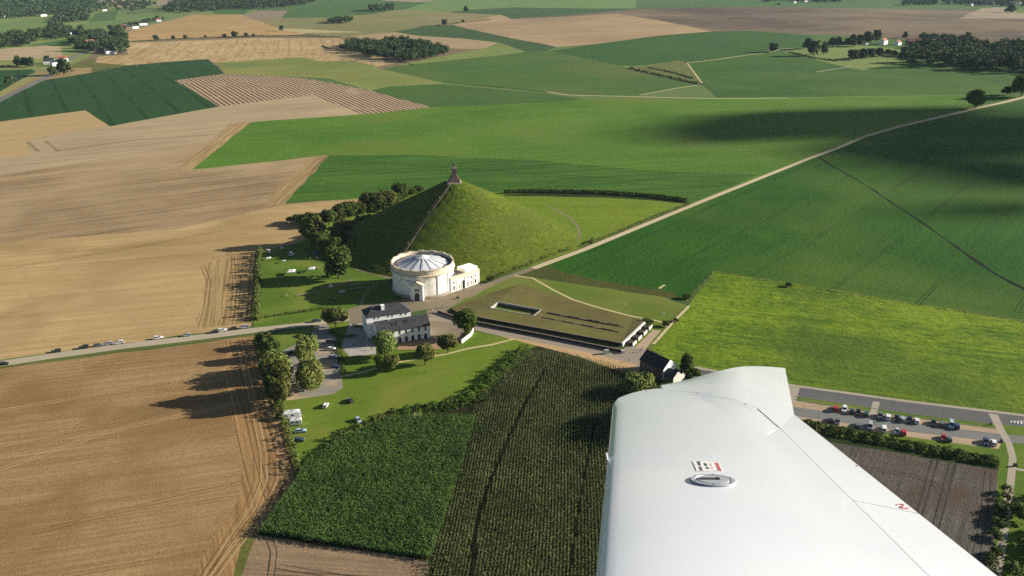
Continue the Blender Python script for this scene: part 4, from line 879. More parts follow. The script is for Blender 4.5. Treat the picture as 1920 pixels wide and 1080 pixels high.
wall_between(f1, r1, -.2, ZR+.15, .3, 'end_curb', 'blue_stone', me_)
# patio: pale parapet, dark glazed court
pc = sum(pat, Vector())/4
for i in range(4):
    a_, b_ = pat[i], pat[(i+1) % 4]; wall_between(a_, b_, -2.5, ZR+.12, .5, 'patio_wall', 'concrete', me_, 1 if Vector((-(b_-a_).y, (b_-a_).x)).dot(Vector((pc.x-a_.x, pc.y-a_.y))) > 0 else -1)
b = MB(); b.add([(q.x, q.y, -2.4) for q in pat], [(0, 1, 2, 3)]); b.build('patio_floor', 'dark_wall', me_)
for i in range(2):
    a_, b_ = (pat[1], pat[2]) if i == 0 else (pat[0], pat[3]); n_ = (pc-(a_+b_)/2); n_.z = 0; n_.normalize()
    wall_between(a_+n_*.8, b_+n_*.8, -2.3, ZR-.9, .1, 'patio_glazing', 'glass', me_, 1)
def on_roof(px, py, k=.04): return GZ(px, py, ZR+k)
for ln in (((1026, 586), (1174, 612)), ((1015, 595), (1163, 622))):
    for i in range(12):
        t0, t1 = i/12+.004, (i+1)/12-.004; q0 = on_roof(ln[0][0]+(ln[1][0]-ln[0][0])*t0, ln[0][1]+(ln[1][1]-ln[0][1])*t0); q1 = on_roof(ln[0][0]+(ln[1][0]-ln[0][0])*t1, ln[0][1]+(ln[1][1]-ln[0][1])*t1)
        wd_ = .8 if i % 3 != 2 else .3
        wall_between(q0, q1, ZR-.3 if i > 8 else ZR-.8, ZR+(.08 if i % 3 != 2 else .02), wd_, 'rooflight', 'dark_wall' if i % 3 != 2 else 'blue_stone', me_)
# freestanding slabs beside the end wall, low wall along the ramp
for i in range(4):
    q0 = f1+dR*(2.4+i*7.2)+nR_*5.2; q1 = q0+dR*4.6
    wo = wall_between(Vector((q0.x, q0.y, 0)), Vector((q1.x, q1.y, 0)), -.1, 1.5, .5, 'concrete_screen', 'concrete_white', None)
    tag(wo, 'upright white concrete screen beside the sunken building, %s from the road' % ORD[i], 'screen wall', 'concrete screens at the end of the sunken building')
    q2 = q0-nR_*4.0; wo = wall_between(Vector((q2.x, q2.y, 0))+dR*.6, Vector((q2.x, q2.y, 0))+dR*4.2, 0.0, 1.1, 2.2, 'plant_box', 'dark_wall', None, -1)
    tag(wo, 'dark box planter between end wall and screen, %s from the road' % ORD[i], 'planter', 'dark planters at the end of the sunken building')
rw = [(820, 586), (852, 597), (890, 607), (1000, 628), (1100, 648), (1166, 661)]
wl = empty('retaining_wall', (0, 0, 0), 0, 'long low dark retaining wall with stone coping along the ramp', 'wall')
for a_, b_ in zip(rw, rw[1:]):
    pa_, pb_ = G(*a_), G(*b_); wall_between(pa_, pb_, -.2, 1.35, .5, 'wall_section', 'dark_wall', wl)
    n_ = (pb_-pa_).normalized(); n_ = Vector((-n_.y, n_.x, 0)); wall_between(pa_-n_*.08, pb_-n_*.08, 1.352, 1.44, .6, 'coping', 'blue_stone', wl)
q = G(1168, 662); b = MB(); b.box((q.x, q.y, -.1), (1.6, 1.2, 1.6), .2); tag(b.build('gate_pier', 'concrete_white'), 'squat pale concrete pier ending the dark retaining wall', 'pier')
# garden wall near the round tree
for i, (a_, b_) in enumerate((((866, 644), (884, 630)), ((884, 630), (888, 622)))):
    tag(wall_between(G(*a_), G(*b_), -.2, 1.9, .4, 'garden_wall', 'cream_stucco', None), ('curved cream garden wall under the round tree, long run' if i == 0 else 'short return of the cream garden wall beside the road'), 'wall')

# ------------------------------------------------------------------ trees one can tell apart
tree(635, 522, 17, 19, 'round0', 'big broad dark tree at the garden corner between mound and white tents')
tree(873, 632, 10.5, 14.5, 'round2', 'round dark green tree by the cream garden wall near the sunken building', name='round_tree')
tree(630, 613, 12, 10.5, 'olive0', 'broad olive tree beside the country road left of the inn')
tree(573, 690, 9, 15.5, 'pale0', 'pale green tree on the car park island nearer the road')
tree(586, 660, 7, 9, 'pale1', 'small pale tree squeezed between the two car park island trees')
tree(582, 729, 12, 14, 'pale1', 'large pale drooping tree at the tip of the car park island')
tree(724, 670, 9.4, 13.5, 'pale0', 'tall yellow-green tree in front of the inn terrace')
tree(713, 698, 5.6, 8.5, 'olive0', 'slim grey-green tree on the path edge left of its bushy twin')
tree(734, 697, 7.6, 9.2, 'olive1', 'bushy brown-green tree on the path edge below the tall yellow-green one')
tree(797, 684, 8.6, 10, 'olive0', 'loose olive tree on the grass path below the inn', z=0)
tree(840, 662, 8.5, 9.5, 'olive0', 'small leaning olive tree between the brick terrace and garden wall')
tree(703, 645, 3.2, 4.5, 'pale1', 'very small pale tree standing among the terrace parasols')
tree(1287, 703, 7.5, 10.5, 'cone', 'dark pointed conifer right of the brick house', cat='tree', name='conifer')
tree(1197, 738, 13, 10, 'bush0', 'big yellowish rounded bush below the brick house', name='bush', cat='bush')
for i, (x, y, wd, ht) in enumerate(((1219, 768, 8, 7), (1246, 786, 12, 15), (1290, 806, 14, 17))): tree(x, y, wd, ht, 'round%d' % i, ('smallest', 'middle', 'tallest')[i]+' of the dark trees below the brick house, hidden behind the wing tip', 'trees below the brick house')
tree(1255, 728, 8, 3, 'bush1', 'low dark shrub at the foot of the red brick annex', name='bush', cat='bush')
tree(1300, 706, 7, 4, 'bush1', 'low dark shrub right of the conifer', name='bush', cat='bush')
for i, (x, y, wd, ht, k) in enumerate(((506, 672, 9, 10, 'round1'), (497, 650, 7, 7.5, 'round1'), (521, 702, 11, 12, 'pale0'), (508, 715, 8, 11, 'olive0'), (522, 740, 12, 16.5, 'olive0'), (530, 762, 9, 14, 'olive1'), (513, 752, 7, 12, 'round1'))):
    tree(x, y, wd, ht, k, '%s tree from the road in the row between stubble and car park' % ORD[i], 'tree row left of the car park')
mt = [(546, 417, 7, 5, 'bush1'), (560, 420, 9, 7, 'round1'), (588, 458, 15, 19, 'olive0'), (600, 425, 9, 9, 'round1'), (583, 420, 9, 8, 'round0'), (617, 422, 11, 11, 'round1'), (637, 412, 11, 11, 'round0'), (655, 408, 12, 12, 'round1'),
      (622, 448, 9, 9, 'olive1'), (643, 440, 11, 11, 'olive0'), (662, 432, 9, 8, 'olive1'), (683, 427, 12, 11, 'olive1'), (676, 402, 10, 9, 'round0'), (693, 398, 13, 15, 'round1'), (710, 396, 13, 13, 'round0'), (725, 392, 15, 14, 'olive0'), (738, 388, 11, 10, 'round0'), (752, 378, 13, 14, 'round0'), (770, 368, 10, 7, 'round1'), (785, 362, 9, 6, 'round1'),
      (605, 470, 13, 13, 'round1'), (625, 478, 11, 11, 'round0'), (640, 462, 11, 10, 'round1'), (612, 455, 9, 9, 'round0')]
for i, (x, y, wd, ht, k) in enumerate(mt):
    tree(x, y, wd, ht, k, '%s tree counting from the stubble end of the dark belt behind the mound' % ORD[i], 'tree belt on the shaded side of the mound')
tree(1827, 204, 20.5, 22.5, 'lone', 'lone broad round tree beside the pale lane in open fields', name='lone_tree', rz=.3)
tree(1914, 182, 26, 28, 'lone', 'big dark tree cut by the right picture edge above the lane', name='lone_tree', rz=2)
tree(1888, 178, 14, 11, 'far0', 'smaller rounded tree touching the big dark edge tree')
fl = [(1449, 98, 20, 17, 'single rounded tree at the pale track junction'), (1513, 92, 18, 20, 'dark tree standing behind the tall pair beside the track'), (1525, 105, 24, 27, 'larger tree of the tall pair beside the track'), (1545, 102, 13, 22, 'narrow tree of the tall pair beside the track'),
      (1560, 88, 18, 18, 'dark tree at the left end of the farm windbreak'), (1573, 87, 16, 18, 'second dark tree in the farm windbreak'), (1588, 87, 18, 16, 'third and lowest tree in the farm windbreak'), (1598, 88, 16, 24, 'pale squared tree in the farm windbreak'), (1610, 87, 17, 23, 'fifth tree in the farm windbreak'),
      (1625, 82, 24, 24, 'wide dark tree left of the white farmhouse'), (1642, 80, 20, 26, 'tallest tree beside the white farmhouse'), (1696, 72, 12, 14, 'small tree behind the farmhouse roof'),
      (1600, 112, 22, 17, 'left shrubby tree of the row on the sunny paddock'), (1615, 110, 20, 17, 'second shrubby tree on the sunny paddock'), (1632, 108, 18, 16, 'middle tree of the row on the sunny paddock'), (1648, 106, 18, 15, 'tallest tree of the row on the sunny paddock'), (1664, 104, 14, 11, 'fifth tree of the row on the sunny paddock'), (1676, 103, 11, 8, 'last small tree of the row on the sunny paddock'),
      (528, 58, 14, 13, 'single small tree on the tip of the sandy field'), (874, 22, 17, 17, 'single far tree beside the dark green strip'), (834, 48, 17, 16, 'round tree rising from the far hedge'), (868, 42, 9, 8, 'small bush at the end of the far hedge'),
      (293, 76, 13, 12, 'round tree at the left end of the long field hedge'), (325, 74, 9, 9, 'second round tree on the long field hedge'), (348, 73, 11, 9, 'third round tree on the long field hedge'), (440, 70, 17, 14, 'largest tree on the long field hedge'), (462, 69, 12, 9, 'tree right of the largest on the long field hedge'), (421, 70, 11, 8, 'tree left of the largest on the long field hedge'), (385, 71, 8, 6, 'little tree midway on the long field hedge'), (476, 69, 8, 7, 'last little tree on the long field hedge'),
      (18, 160, 12, 13, 'small leaning tree in the green field at the left edge'), (120, 140, 20, 24, 'tall dark round tree at the road bend'), (100, 142, 14, 13, 'lower bushy tree against the tall one at the bend'),
      (36, 125, 14, 17, 'left tree of the clump by the white cottages'), (47, 126, 14, 16, 'middle tree of the clump by the white cottages'), (58, 126, 15, 16, 'right tree of the clump by the white cottages'), (90, 119, 10, 13, 'narrow dark tree beside the white cottages'), (1893, 24, 34, 24, 'far dark round tree on the bright straw strip'), (1460, 10, 14, 8, 'tiny far tree left of the distant barn')]
for i, (x, y, wd, ht, lb) in enumerate(fl):
    tree(x, y, wd, ht, 'far%d' % (i % 2), lb)
tree(1478, 537, 4, 2.6, 'bush1', 'tiny dark bush on the boundary of the bright meadow', name='bush', cat='bush')
tree(1287, 560, 5, 3, 'bush1', 'dark bush at the top corner of the memorial lawn', name='bush', cat='bush')
for i, (x, y, wd, ht) in enumerate(((1247, 612, 4, 3.4), (1268, 603, 3, 2))):
    tree(x, y, wd, ht, 'bush1', ('dark clipped bush where the sandy path bends by the screens', 'tiny bush on the meadow fence line')[i], name='bush', cat='bush')
tree(1078, 765, 3, 2, 'bush1', 'odd dark weed clump standing out of the corn', name='bush', cat='bush')
tree(920, 528, 5, 4, 'bush1', 'dark bush at the lane edge right of the cream pavilion', name='bush', cat='bush')
tree(858, 560, 1.6, 1.4, 'bush1', 'tiny clipped shrub on the forecourt edge', name='bush', cat='bush')
# masses nobody could count
wood('woodland', 'dense oval dark wood standing in the tan fields', 'wood', [(636, 96), (655, 84), (740, 80), (790, 86), (846, 102), (805, 114), (748, 118), (700, 108)], 330, 15, 17, hi=True)
wood('woodland', 'large dark wood below the farm at the right edge', 'wood', [(1690, 124), (1690, 100), (1740, 88), (1800, 84), (1860, 92), (1980, 92), (1980, 142), (1920, 138), (1790, 132)], 330, 20, 22, hi=True)
wood('woodland', 'band of dark trees behind the farm roofs', 'wood', [(1715, 92), (1730, 76), (1800, 74), (1822, 82), (1800, 92)], 42, 18, 19, hi=True)
wood('woodland', 'small copse on the olive hillside', 'wood', [(616, 45), (655, 44), (662, 38), (620, 38)], 26, 15, 15)
wood('woodland', 'compact copse of tall trees at the top edge of a green field', 'wood', [(694, 27), (740, 20), (738, 14), (694, 18)], 46, 16, 20)
wood('woodland', 'village wood filling the top left corner', 'wood', [(-20, 36), (70, 33), (112, 27), (170, 27), (190, 18), (182, -12), (-40, -12)], 1500, 22, 17)
wood('woodland', 'dark block of trees below the village wood', 'wood', [(104, 43), (165, 41), (168, 30), (150, 27), (108, 29)], 100, 18, 15)
wood('woodland', 'rows of trees along the left edge meadows', 'wood', [(-60, 92), (0, 92), (58, 86), (66, 78), (130, 72), (138, 60), (96, 50), (90, 62), (60, 68), (-60, 74)], 300, 18, 17, hi=True)
wood('woodland', 'trees wrapped round the roadside hamlet', 'wood', [(135, 98), (230, 103), (238, 98), (238, 68), (215, 58), (190, 66), (150, 62), (138, 70)], 120, 20, 19, hi=True)
wood('woodland', 'dark distant wood at the top of the picture', 'wood', [(300, 24), (385, 24), (440, 16), (480, 20), (570, 10), (640, -10), (400, -12), (330, 2)], 800, 24, 18)
wood('woodland', 'scattered trees left of the distant wood', 'wood', [(186, 19), (250, 22), (300, 12), (290, 4), (240, 6), (196, 2)], 70, 20, 15)
wood('woodland', 'distant wood along the upper right horizon', 'wood', [(1425, 4), (1560, 6), (1600, 6), (1600, -12), (1425, -14)], 170, 26, 17)
wood('woodland', 'distant trees right of the horizon wood', 'wood', [(1690, 11), (1735, 9), (1810, 11), (1980, 14), (1980, -12), (1720, -12)], 600, 24, 17)
wood('woodland', 'trees along the street of small far houses', 'wood', [(222, 58), (262, 50), (300, 41), (312, 36), (290, 36), (230, 52)], 34, 13, 11)
wood('woodland', 'dark roadside trees in the lower right corner', 'wood', [(1903, 915), (1990, 925), (1990, 1300), (1860, 1300), (1893, 1060)], 34, 7, 5, 'leaf_hedge', True)
wood('woodland', 'straggly bushes between ploughed soil and path', 'wood', [(1876, 920), (1886, 925), (1878, 1010), (1852, 1110), (1842, 1110), (1864, 1020)], 22, 4.5, 3, 'leaf_dark', True)
# hedges
hedge([(487, 472), (484, 510), (481, 560), (478, 602)], 4.2, 5.5, 'tall ragged hedge between the stubble and the garden lawn', 'leaf_hedge', 40, .8, .7)
hedge([(486, 597), (530, 590), (575, 584), (612, 577)], 1.6, 1.7, 'low hedge crossing the lawn below the tents', 'leaf_hedge', 16, .5, .5)
hedge([(483, 636), (497, 690), (515, 752), (532, 790)], 4.5, 5, 'dark undergrowth below the tree row left of the car park', 'leaf_dark', 34, .8, .5)
hedge([(533, 792), (545, 830), (556, 870), (565, 905)], 3.6, 3.4, 'scrubby hedge between the camper meadow and stubble', 'leaf_olive', 30, .6, .7)
hedge([(536, 800), (549, 838)], 3.0, 1.6, 'dry bleached weeds behind the parked campers', 'dry', 14, .5, .7, name='weeds', cat='weeds')
hedge([(612, 845), (650, 815), (700, 794), (742, 776)], 6, 3.4, 'dark bramble thicket along the corn near the meadow corner', 'leaf_hedge', 60, .6, .7, name='bramble', cat='brambles')
hedge([(742, 777), (800, 768), (855, 757), (898, 735), (925, 705), (985, 657)], 8, 3.4, 'bright green bramble bank between lawn and corn', 'weed', 80, .6, .7, name='bramble', cat='brambles')
hedge([(780, 772), (850, 766), (905, 748), (925, 712), (990, 660)], 3.5, 4.2, 'darker bushes along the back of the bramble bank', 'leaf_dark', 30, .65, .85, name='bramble', cat='brambles')
hedge([(738, 797), (765, 785), (790, 778)], 2.6, 2.0, 'patch of bleached dry stalks among the brambles', 'dry', 26, .5, .6, name='weeds', cat='weeds')
hedge([(1440, 782), (1500, 795), (1580, 811), (1680, 832), (1780, 850), (1872, 868)], 6.5, 2.6, 'long thick bushy hedge below the car park', 'leaf_hedge', 70, .7, .5)
hedge([(1480, 799), (1650, 831), (1870, 873)], 4, 2.0, 'sunlit olive bushes along the field side of the car park hedge', 'leaf_olive', 22, .7, .7)
hedge([(912, 526), (960, 508), (1020, 485), (1070, 466)], 3, 2.2, 'ragged low bushes between mound foot and lane', 'leaf_hedge', 24, .5, .7)
hedge([(1090, 462), (1160, 435), (1230, 405), (1292, 383)], 3.5, 1.2, 'low grey-green hedge strip along the lane by the mound meadow', 'leaf_olive', 22, .5, .4)
hedge([(1106, 457), (1111, 451)], 3, 2.6, 'short dark hedge stub beside the lane', 'leaf_dark', 60, .5, .2)
hedge([(945, 362), (1010, 361), (1130, 363), (1230, 370), (1288, 378)], 4.2, 3.2, 'long dark clipped hedge behind the mound meadow', 'leaf_dark', 44, .8, .15)
hedge([(1205, 604), (1224, 607)], 5, 2.6, 'dark clipped hedge block behind the white screens', 'leaf_dark', 90, .5, .1)
hedge([(1342, 509), (1500, 536), (1700, 568), (1940, 606)], .9, .7, 'rough grassy edge between beet field and bright meadow', 'dry', 3.4, .5, .8, name='weeds', cat='weeds')
hedge([(1338, 509), (1305, 543), (1286, 566)], 1.2, .8, 'rough grassy left edge of the bright meadow', 'dry', 3, .5, .8, name='weeds', cat='weeds')
hedge([(660, 612), (700, 620), (660, 608)], 1.2, 1.3, 'low clipped hedge beside the inn car bays', 'weed', 14, .45, .3)
hedge([(618, 622), (640, 634), (668, 630)], 3, 1.6, 'bright shrub border at the car park entrance', 'weed', 30, .5, .5)
hedge([(632, 640), (638, 670), (644, 700)], 3, 1.8, 'dark shrub border between gravel car park and inn lawn', 'leaf_dark', 30, .5, .4)
hedge([(240, 79), (320, 74), (440, 69), (560, 67), (640, 70)], 4, 3, 'long thin hedge between the two stubble fields', 'leaf_far', 4.5, 1.6, .6)
hedge([(785, 51), (815, 49), (850, 45), (920, 37)], 5, 4, 'thin far hedge above the dark green strip', 'leaf_far', 4, 1.6, .8)
hedge([(238, 27), (300, 22), (345, 19)], 8, 8, 'lower of two straight far hedges', 'leaf_far', 3, 2.4, .2)
hedge([(248, 20), (300, 17), (352, 14)], 8, 7, 'upper of two straight far hedges', 'leaf_far', 3, 2.4, .2)
hedge([(0, 125), (34, 125)], 6, 3, 'dark hedge at the left edge above the junction', 'leaf_far', 4, 1.6, .3)
hedge([(1180, 128), (1230, 140), (1275, 150), (1316, 159)], 6, 4, 'dark overgrown hedge in the small triangular fallow', 'leaf_far', 5, 1.8, .8)
hedge([(1215, 127), (1265, 137), (1300, 148)], 3, 2.4, 'thin second hedge above the overgrown one', 'leaf_far', 4, 1.6, .8)
hedge([(1480, 98), (1530, 110), (1572, 115)], 3, 2.6, 'dark hedge bordering the sunny paddock', 'leaf_far', 5, 1.6, .3)
hedge([(605, 87), (617, 92), (632, 92)], 4, 3, 'hooked dark hedge at the wood corner', 'leaf_far', 5, 1.6, .4)
hedge([(130, 133), (200, 130), (300, 120)], 3, 1.8, 'faint shrubby strip above the dark beet field', 'leaf_far', 1.2, 1.4, .8)
# corn: the cross-sown block and the drilled rows
ptl = [G(*q) for q in ((484, 1002), (556, 906), (572, 872), (640, 828), (740, 786), (892, 784), (880, 830), (808, 1050))]
pl1 = [(q.x, q.y) for q in ptl]
ptr = [G(*q) for q in ((892, 782), (908, 745), (990, 662), (1060, 665), (1185, 700), (1230, 760), (1300, 900), (1330, 1250), (792, 1250), (808, 1050), (880, 830))]
pl2 = [(q.x, q.y) for q in ptr]
tram2 = [(G(*q).x, G(*q).y) for q in ((1022, 698), (985, 762), (950, 835), (915, 920), (893, 990), (886, 1080), (884, 1250))]
tram3 = [(G(*q).x, G(*q).y) for q in ((1115, 800), (1090, 930), (1070, 1060), (1060, 1250))]
def near(x, y, line, w_):
    for (ax, ay), (bx, by) in zip(line, line[1:]):
        L2 = (bx-ax)**2+(by-ay)**2; t = max(0, min(1, ((x-ax)*(bx-ax)+(y-ay)*(by-ay))/L2))
        if (x-ax-t*(bx-ax))**2+(y-ay-t*(by-ay))**2 < w_*w_: return True
    return False
def corn(name, label, pl, mat, rows, n_=None):
    x0, x1 = min(q[0] for q in pl), max(q[0] for q in pl); y0, y1 = min(q[1] for q in pl), max(q[1] for q in pl); P_ = []
    if rows:
        a = A_C; ca, sa = math.cos(a), math.sin(a); cx, cy = (x0+x1)/2, (y0+y1)/2; Rm = 140
        k = -Rm
        while k < Rm:
            s = -Rm
            while s < Rm:
                kk = k+2.2*math.sin(s*.02)+rng.normal(0, .07); x = cx+ca*s-sa*kk; y = cy+sa*s+ca*kk; s += .36
                if inpoly(x+rng.normal(0, 1.6), y, pl) and not near(x, y, tram2, .75) and not near(x, y, tram3, .45) and rng.random() > .06: P_.append((x, y))
            k += 1.12
    else:
        for _ in range(n_):
            x, y = rng.uniform(x0, x1), rng.uniform(y0, y1)
            if inpoly(x, y, pl): P_.append((x, y))
    A_ = np.array(P_); out = []
    for lv_, (z_, sz, sp) in enumerate(((.9, .6, .14), (1.5, .62, .2), (2.0, .5, .14), (2.35, .34, .05)) if rows else ((.8, .7, .2), (1.5, .75, .3), (2.0, .6, .2), (2.3, .4, .1))):
        c = np.zeros((len(A_), 3)); c[:, :2] = A_+rng.normal(0, sp, A_.shape); c[:, 2] = z_*rng.uniform(.85, 1.1, len(A_))+.25*np.sin(A_[:, 0]*.12)*np.cos(A_[:, 1]*.1)
        nr = rng.normal(0, .6, c.shape); nr[:, 2] += .7; out.append(cards(c, nr, sz, .3, .38))
    me = quads_mesh(name, np.concatenate(out)); me.materials.append(M[mat]); return tag(link(name, me), label, 'corn', kind='stuff')
corn('corn_rows', 'tall corn drilled in long parallel rows', pl2, 'leaf_corn_row', True)
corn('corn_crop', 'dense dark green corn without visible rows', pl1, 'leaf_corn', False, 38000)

# ------------------------------------------------------------------ vehicles
PAINT = {k: simple('paint_'+k, v+(1,), .3, .5, var=0) for k, v in dict(white=(.78, .78, .78), silver=(.38, .40, .42), grey=(.12, .13, .14), black=(.02, .02, .022), red=(.42, .02, .02), blue=(.03, .05, .12), green=(.02, .06, .05), lightblue=(.35, .48, .55)).items()}
for p_ in PAINT.values():
    p_.node_tree.nodes["Principled BSDF"].inputs["Coat Weight"].default_value = .6
def car_parts(kind):
    L_, W, Hh = dict(hatch=(4.1, 1.78, 1.48), estate=(4.6, 1.82, 1.5), van=(5.0, 1.95, 2.1), suv=(4.6, 1.9, 1.72))[kind]
    h2 = L_/2; bz = .28; belt = Hh*.6 if kind != 'van' else Hh*.56
    pf = {'hatch': [(-h2, belt*.95), (-h2+.25, Hh*.93), (-h2+.9, Hh), (.1, Hh*.985), (.95, belt+.03), (h2-.35, belt*.86), (h2, belt*.68)],
          'estate': [(-h2, belt*.95), (-h2+.35, Hh*.95), (-h2+1.0, Hh), (.1, Hh*.985), (1.0, belt+.03), (h2-.35, belt*.86), (h2, belt*.68)],
          'suv': [(-h2, belt), (-h2+.2, Hh*.95), (-h2+.8, Hh), (.2, Hh*.985), (.95, belt+.03), (h2-.3, belt*.9), (h2, belt*.7)],
          'van': [(-h2, belt), (-h2+.1, Hh*.96), (-h2+.5, Hh), (h2-1.7, Hh*.985), (h2-.95, belt+.12), (h2-.3, belt*.85), (h2, belt*.62)]}[kind]
    # body: lower hull and roof cabin lofted across the width
    b = MB(); ys = [-W/2, -W/2+.12, 0, W/2-.12, W/2]
    hull = [(-h2, bz), (-h2-.03, belt*.6)]+[(-h2+.03, belt*.93)]+[(x, min(z, belt)) for x, z in pf[4:]]+[(h2+.03, belt*.45), (h2-.05, bz)]
    n = len(hull)
    for s in (-1, 1):
        b.add([(x, s*W/2, z) for x, z in hull], [tuple(range(n)) if s < 0 else tuple(reversed(range(n)))])
    b.add([(x, -W/2, z) for x, z in hull]+[(x, W/2, z) for x, z in hull], [(i, (i+1) % n, n+(i+1) % n, n+i) for i in range(n)])
    roof = pf[1:4]; w2 = W/2-.22
    rv = [(x, -w2, z) for x, z in roof]+[(x, w2, z) for x, z in roof]+[(x, -w2, z-.09) for x, z in roof]+[(x, w2, z-.09) for x, z in roof]
    b.add(rv, [(0, 1, 4, 3), (1, 2, 5, 4), (6, 9, 10, 7), (7, 10, 11, 8), (0, 6, 7, 1), (1, 7, 8, 2), (3, 4, 10, 9), (4, 5, 11, 10), (0, 3, 9, 6), (2, 8, 11, 5)])
    for x_, z_, xb in ((roof[0][0], roof[0][1], -h2+.03), (roof[2][0], roof[2][1], pf[4][0])):
        for s in (-1, 1): b.tube((x_, s*(w2-.02), z_-.06), (xb, s*(W/2-.1), belt-.02), .05, 4)
    body = b
    g = MB(); xs = [(-h2+.06, belt-.01), (roof[0][0], roof[0][1]-.05), (roof[1][0], roof[1][1]-.05), (roof[2][0], roof[2][1]-.05), (pf[4][0]-.02, belt-.01)]
    lo = W/2-.1; m_ = len(xs); wv = [lo, w2-.03, w2-.03, w2-.03, lo]
    g.add([(x, -q, z) for (x, z), q in zip(xs, wv)], [tuple(range(m_))]); g.add([(x, q, z) for (x, z), q in zip(xs, wv)], [tuple(reversed(range(m_)))])
    g.add([(x, -q, z) for (x, z), q in zip(xs, wv)]+[(x, q, z) for (x, z), q in zip(xs, wv)], [(i, i+1, m_+i+1, m_+i) for i in range(m_-1)])
    out = [('body', body, 'PAINT'), ('windows', g, 'glass')]
    for sx_ in (-1, 1):
        for sy in (-1, 1):
            t = MB(); x = sx_*(h2-.8); t.tube((x, sy*(W/2-.2), .33), (x, sy*(W/2+.02), .33), .33, 12); out.append(('wheel', t, 'tyre'))
    for sy in (-1, 1):
        t = MB(); t.box((h2-.03, sy*(W/2-.3), belt*.62), (.14, .36, .16)); out.append(('headlight', t, 'lamp'))
        t = MB(); t.box((-h2+.0, sy*(W/2-.22), belt*.7), (.12, .26, .2)); out.append(('tail_light', t, 'tail'))
    return out
CARS = {}
for kd in ('hatch', 'estate', 'van', 'suv'):
    L_ = []
    for nm, mb, mt_ in car_parts(kd):
        me = bpy.data.meshes.new(nm); me.from_pydata(mb.v, [], mb.f); me.materials.append(PAINT['white'] if mt_ == 'PAINT' else M[mt_]); L_.append((nm, me, mt_))
    CARS[kd] = L_
def car(px, py, ang, kind, color, label, group, dz=0.03):
    p = G(px, py); e = empty('parked_car' if kind != 'van' else 'parked_van', p+Vector((0, 0, dz)), ang, label, 'car' if kind != 'van' else 'van', group)
    for nm, me, mt_ in CARS[kind]:
        o = bpy.data.objects.new(nm, me); COL.objects.link(o); o.parent = e
        if mt_ == 'PAINT': o.material_slots[0].link = 'OBJECT'; o.material_slots[0].material = PAINT[color]
    return e
ra = pang((100, 664), (470, 618))
for i, (x, y, k, c) in enumerate(((8, 684, 'hatch', 'black'), (105, 660, 'estate', 'black'), (157, 653, 'suv', 'black'), (184, 649, 'hatch', 'grey'), (203, 646, 'hatch', 'silver'), (223, 644, 'estate', 'white'), (297, 635, 'estate', 'white'), (350, 630, 'hatch', 'silver'), (402, 624, 'hatch', 'black'), (417, 621, 'estate', 'white'), (436, 618, 'hatch', 'black'), (458, 615, 'suv', 'silver'))):
    car(x, y, ra+(math.pi if i % 3 else 0), k, c, '%s %s car parked along the stubble-side country road, %s from the left edge' % ({'hatch': 'small', 'estate': 'long', 'suv': 'tall'}[k], c, ORD[i]), 'cars parked along the country road')
car(594, 603, ra+.1, 'estate', 'green', 'dark green car on the country road next to the olive tree', 'cars parked along the country road')
for x, y, a, k, c, lb in ((620, 642, .15, 'suv', 'grey', 'dark grey car in the shade at the top of the gravel car park'), (622, 656, .1, 'hatch', 'white', 'white car in the sun in the gravel car park'), (626, 671, .1, 'estate', 'silver', 'silver car halfway down the gravel car park'), (629, 689, .1, 'hatch', 'blue', 'dark blue car lowest in the gravel car park'),
                         (547, 662, 1.2, 'hatch', 'black', 'black car in tree shade on the left arm of the gravel car park'),
                         (611, 762, 1.5, 'hatch', 'white', 'white car alone on the grass below the gravel'), (656, 753, 2.3, 'hatch', 'black', 'black car alone on the open lawn'), (672, 790, -1.1, 'hatch', 'lightblue', 'light blue car beside the bramble thicket'),
                         (564, 810, .2, 'estate', 'lightblue', 'pale blue car just below the campers'), (561, 827, .1, 'hatch', 'blue', 'dark blue car nearest the meadow corner')):
    car(x, y, a, k, c, lb, 'cars on the meadow and gravel')
la = pang((1490, 770), (1870, 822))
UP = [(1567, 768, 'suv', 'red'), (1583, 770, 'suv', 'white'), (1597, 773, 'hatch', 'black'), (1609, 775, 'hatch', 'black'), (1624, 778, 'estate', 'green'), (1650, 782, 'suv', 'grey'), (1665, 784, 'suv', 'white'), (1681, 786, 'hatch', 'black'), (1693, 788, 'estate', 'silver'), (1705, 789, 'estate', 'black'), (1719, 791, 'estate', 'white'), (1750, 795, 'hatch', 'black'), (1766, 797, 'hatch', 'grey'), (1783, 799, 'van', 'lightblue'), (1794, 801, 'suv', 'blue')]
for i, (x, y, k, c) in enumerate(UP):
    car(x, y, la+math.pi/2+(math.pi if i % 2 else 0)-.15, k, c, '%s %s in the upper bays, %s from the wing' % (c, 'van' if k == 'van' else 'car', ORD[i]), 'cars in the upper paved bays')
LO = [(1557, 790, 'hatch', 'black'), (1570, 793, 'hatch', 'grey'), (1608, 800, 'suv', 'grey'), (1631, 802, 'van', 'silver'), (1657, 807, 'van', 'white'), (1681, 811, 'hatch', 'silver'), (1694, 813, 'suv', 'red'), (1769, 823, 'hatch', 'red'), (1780, 825, 'hatch', 'grey'), (1848, 831, 'suv', 'blue'), (1863, 832, 'estate', 'white')]
for i, (x, y, k, c) in enumerate(LO):
    car(x, y, la+math.pi/2+(math.pi if i % 2 else 0)-.12, k, c, '%s %s in the lower bays, %s from the wing' % (c, 'van' if k == 'van' else 'car', ORD[i]), 'cars in the lower paved bays')
car(1893, 184, R(25), 'hatch', 'red', 'small red car far up the pale lane', None); car(547, 478, 1.4, 'van', 'white', 'white van parked on the shaded top of the tent lawn', None)
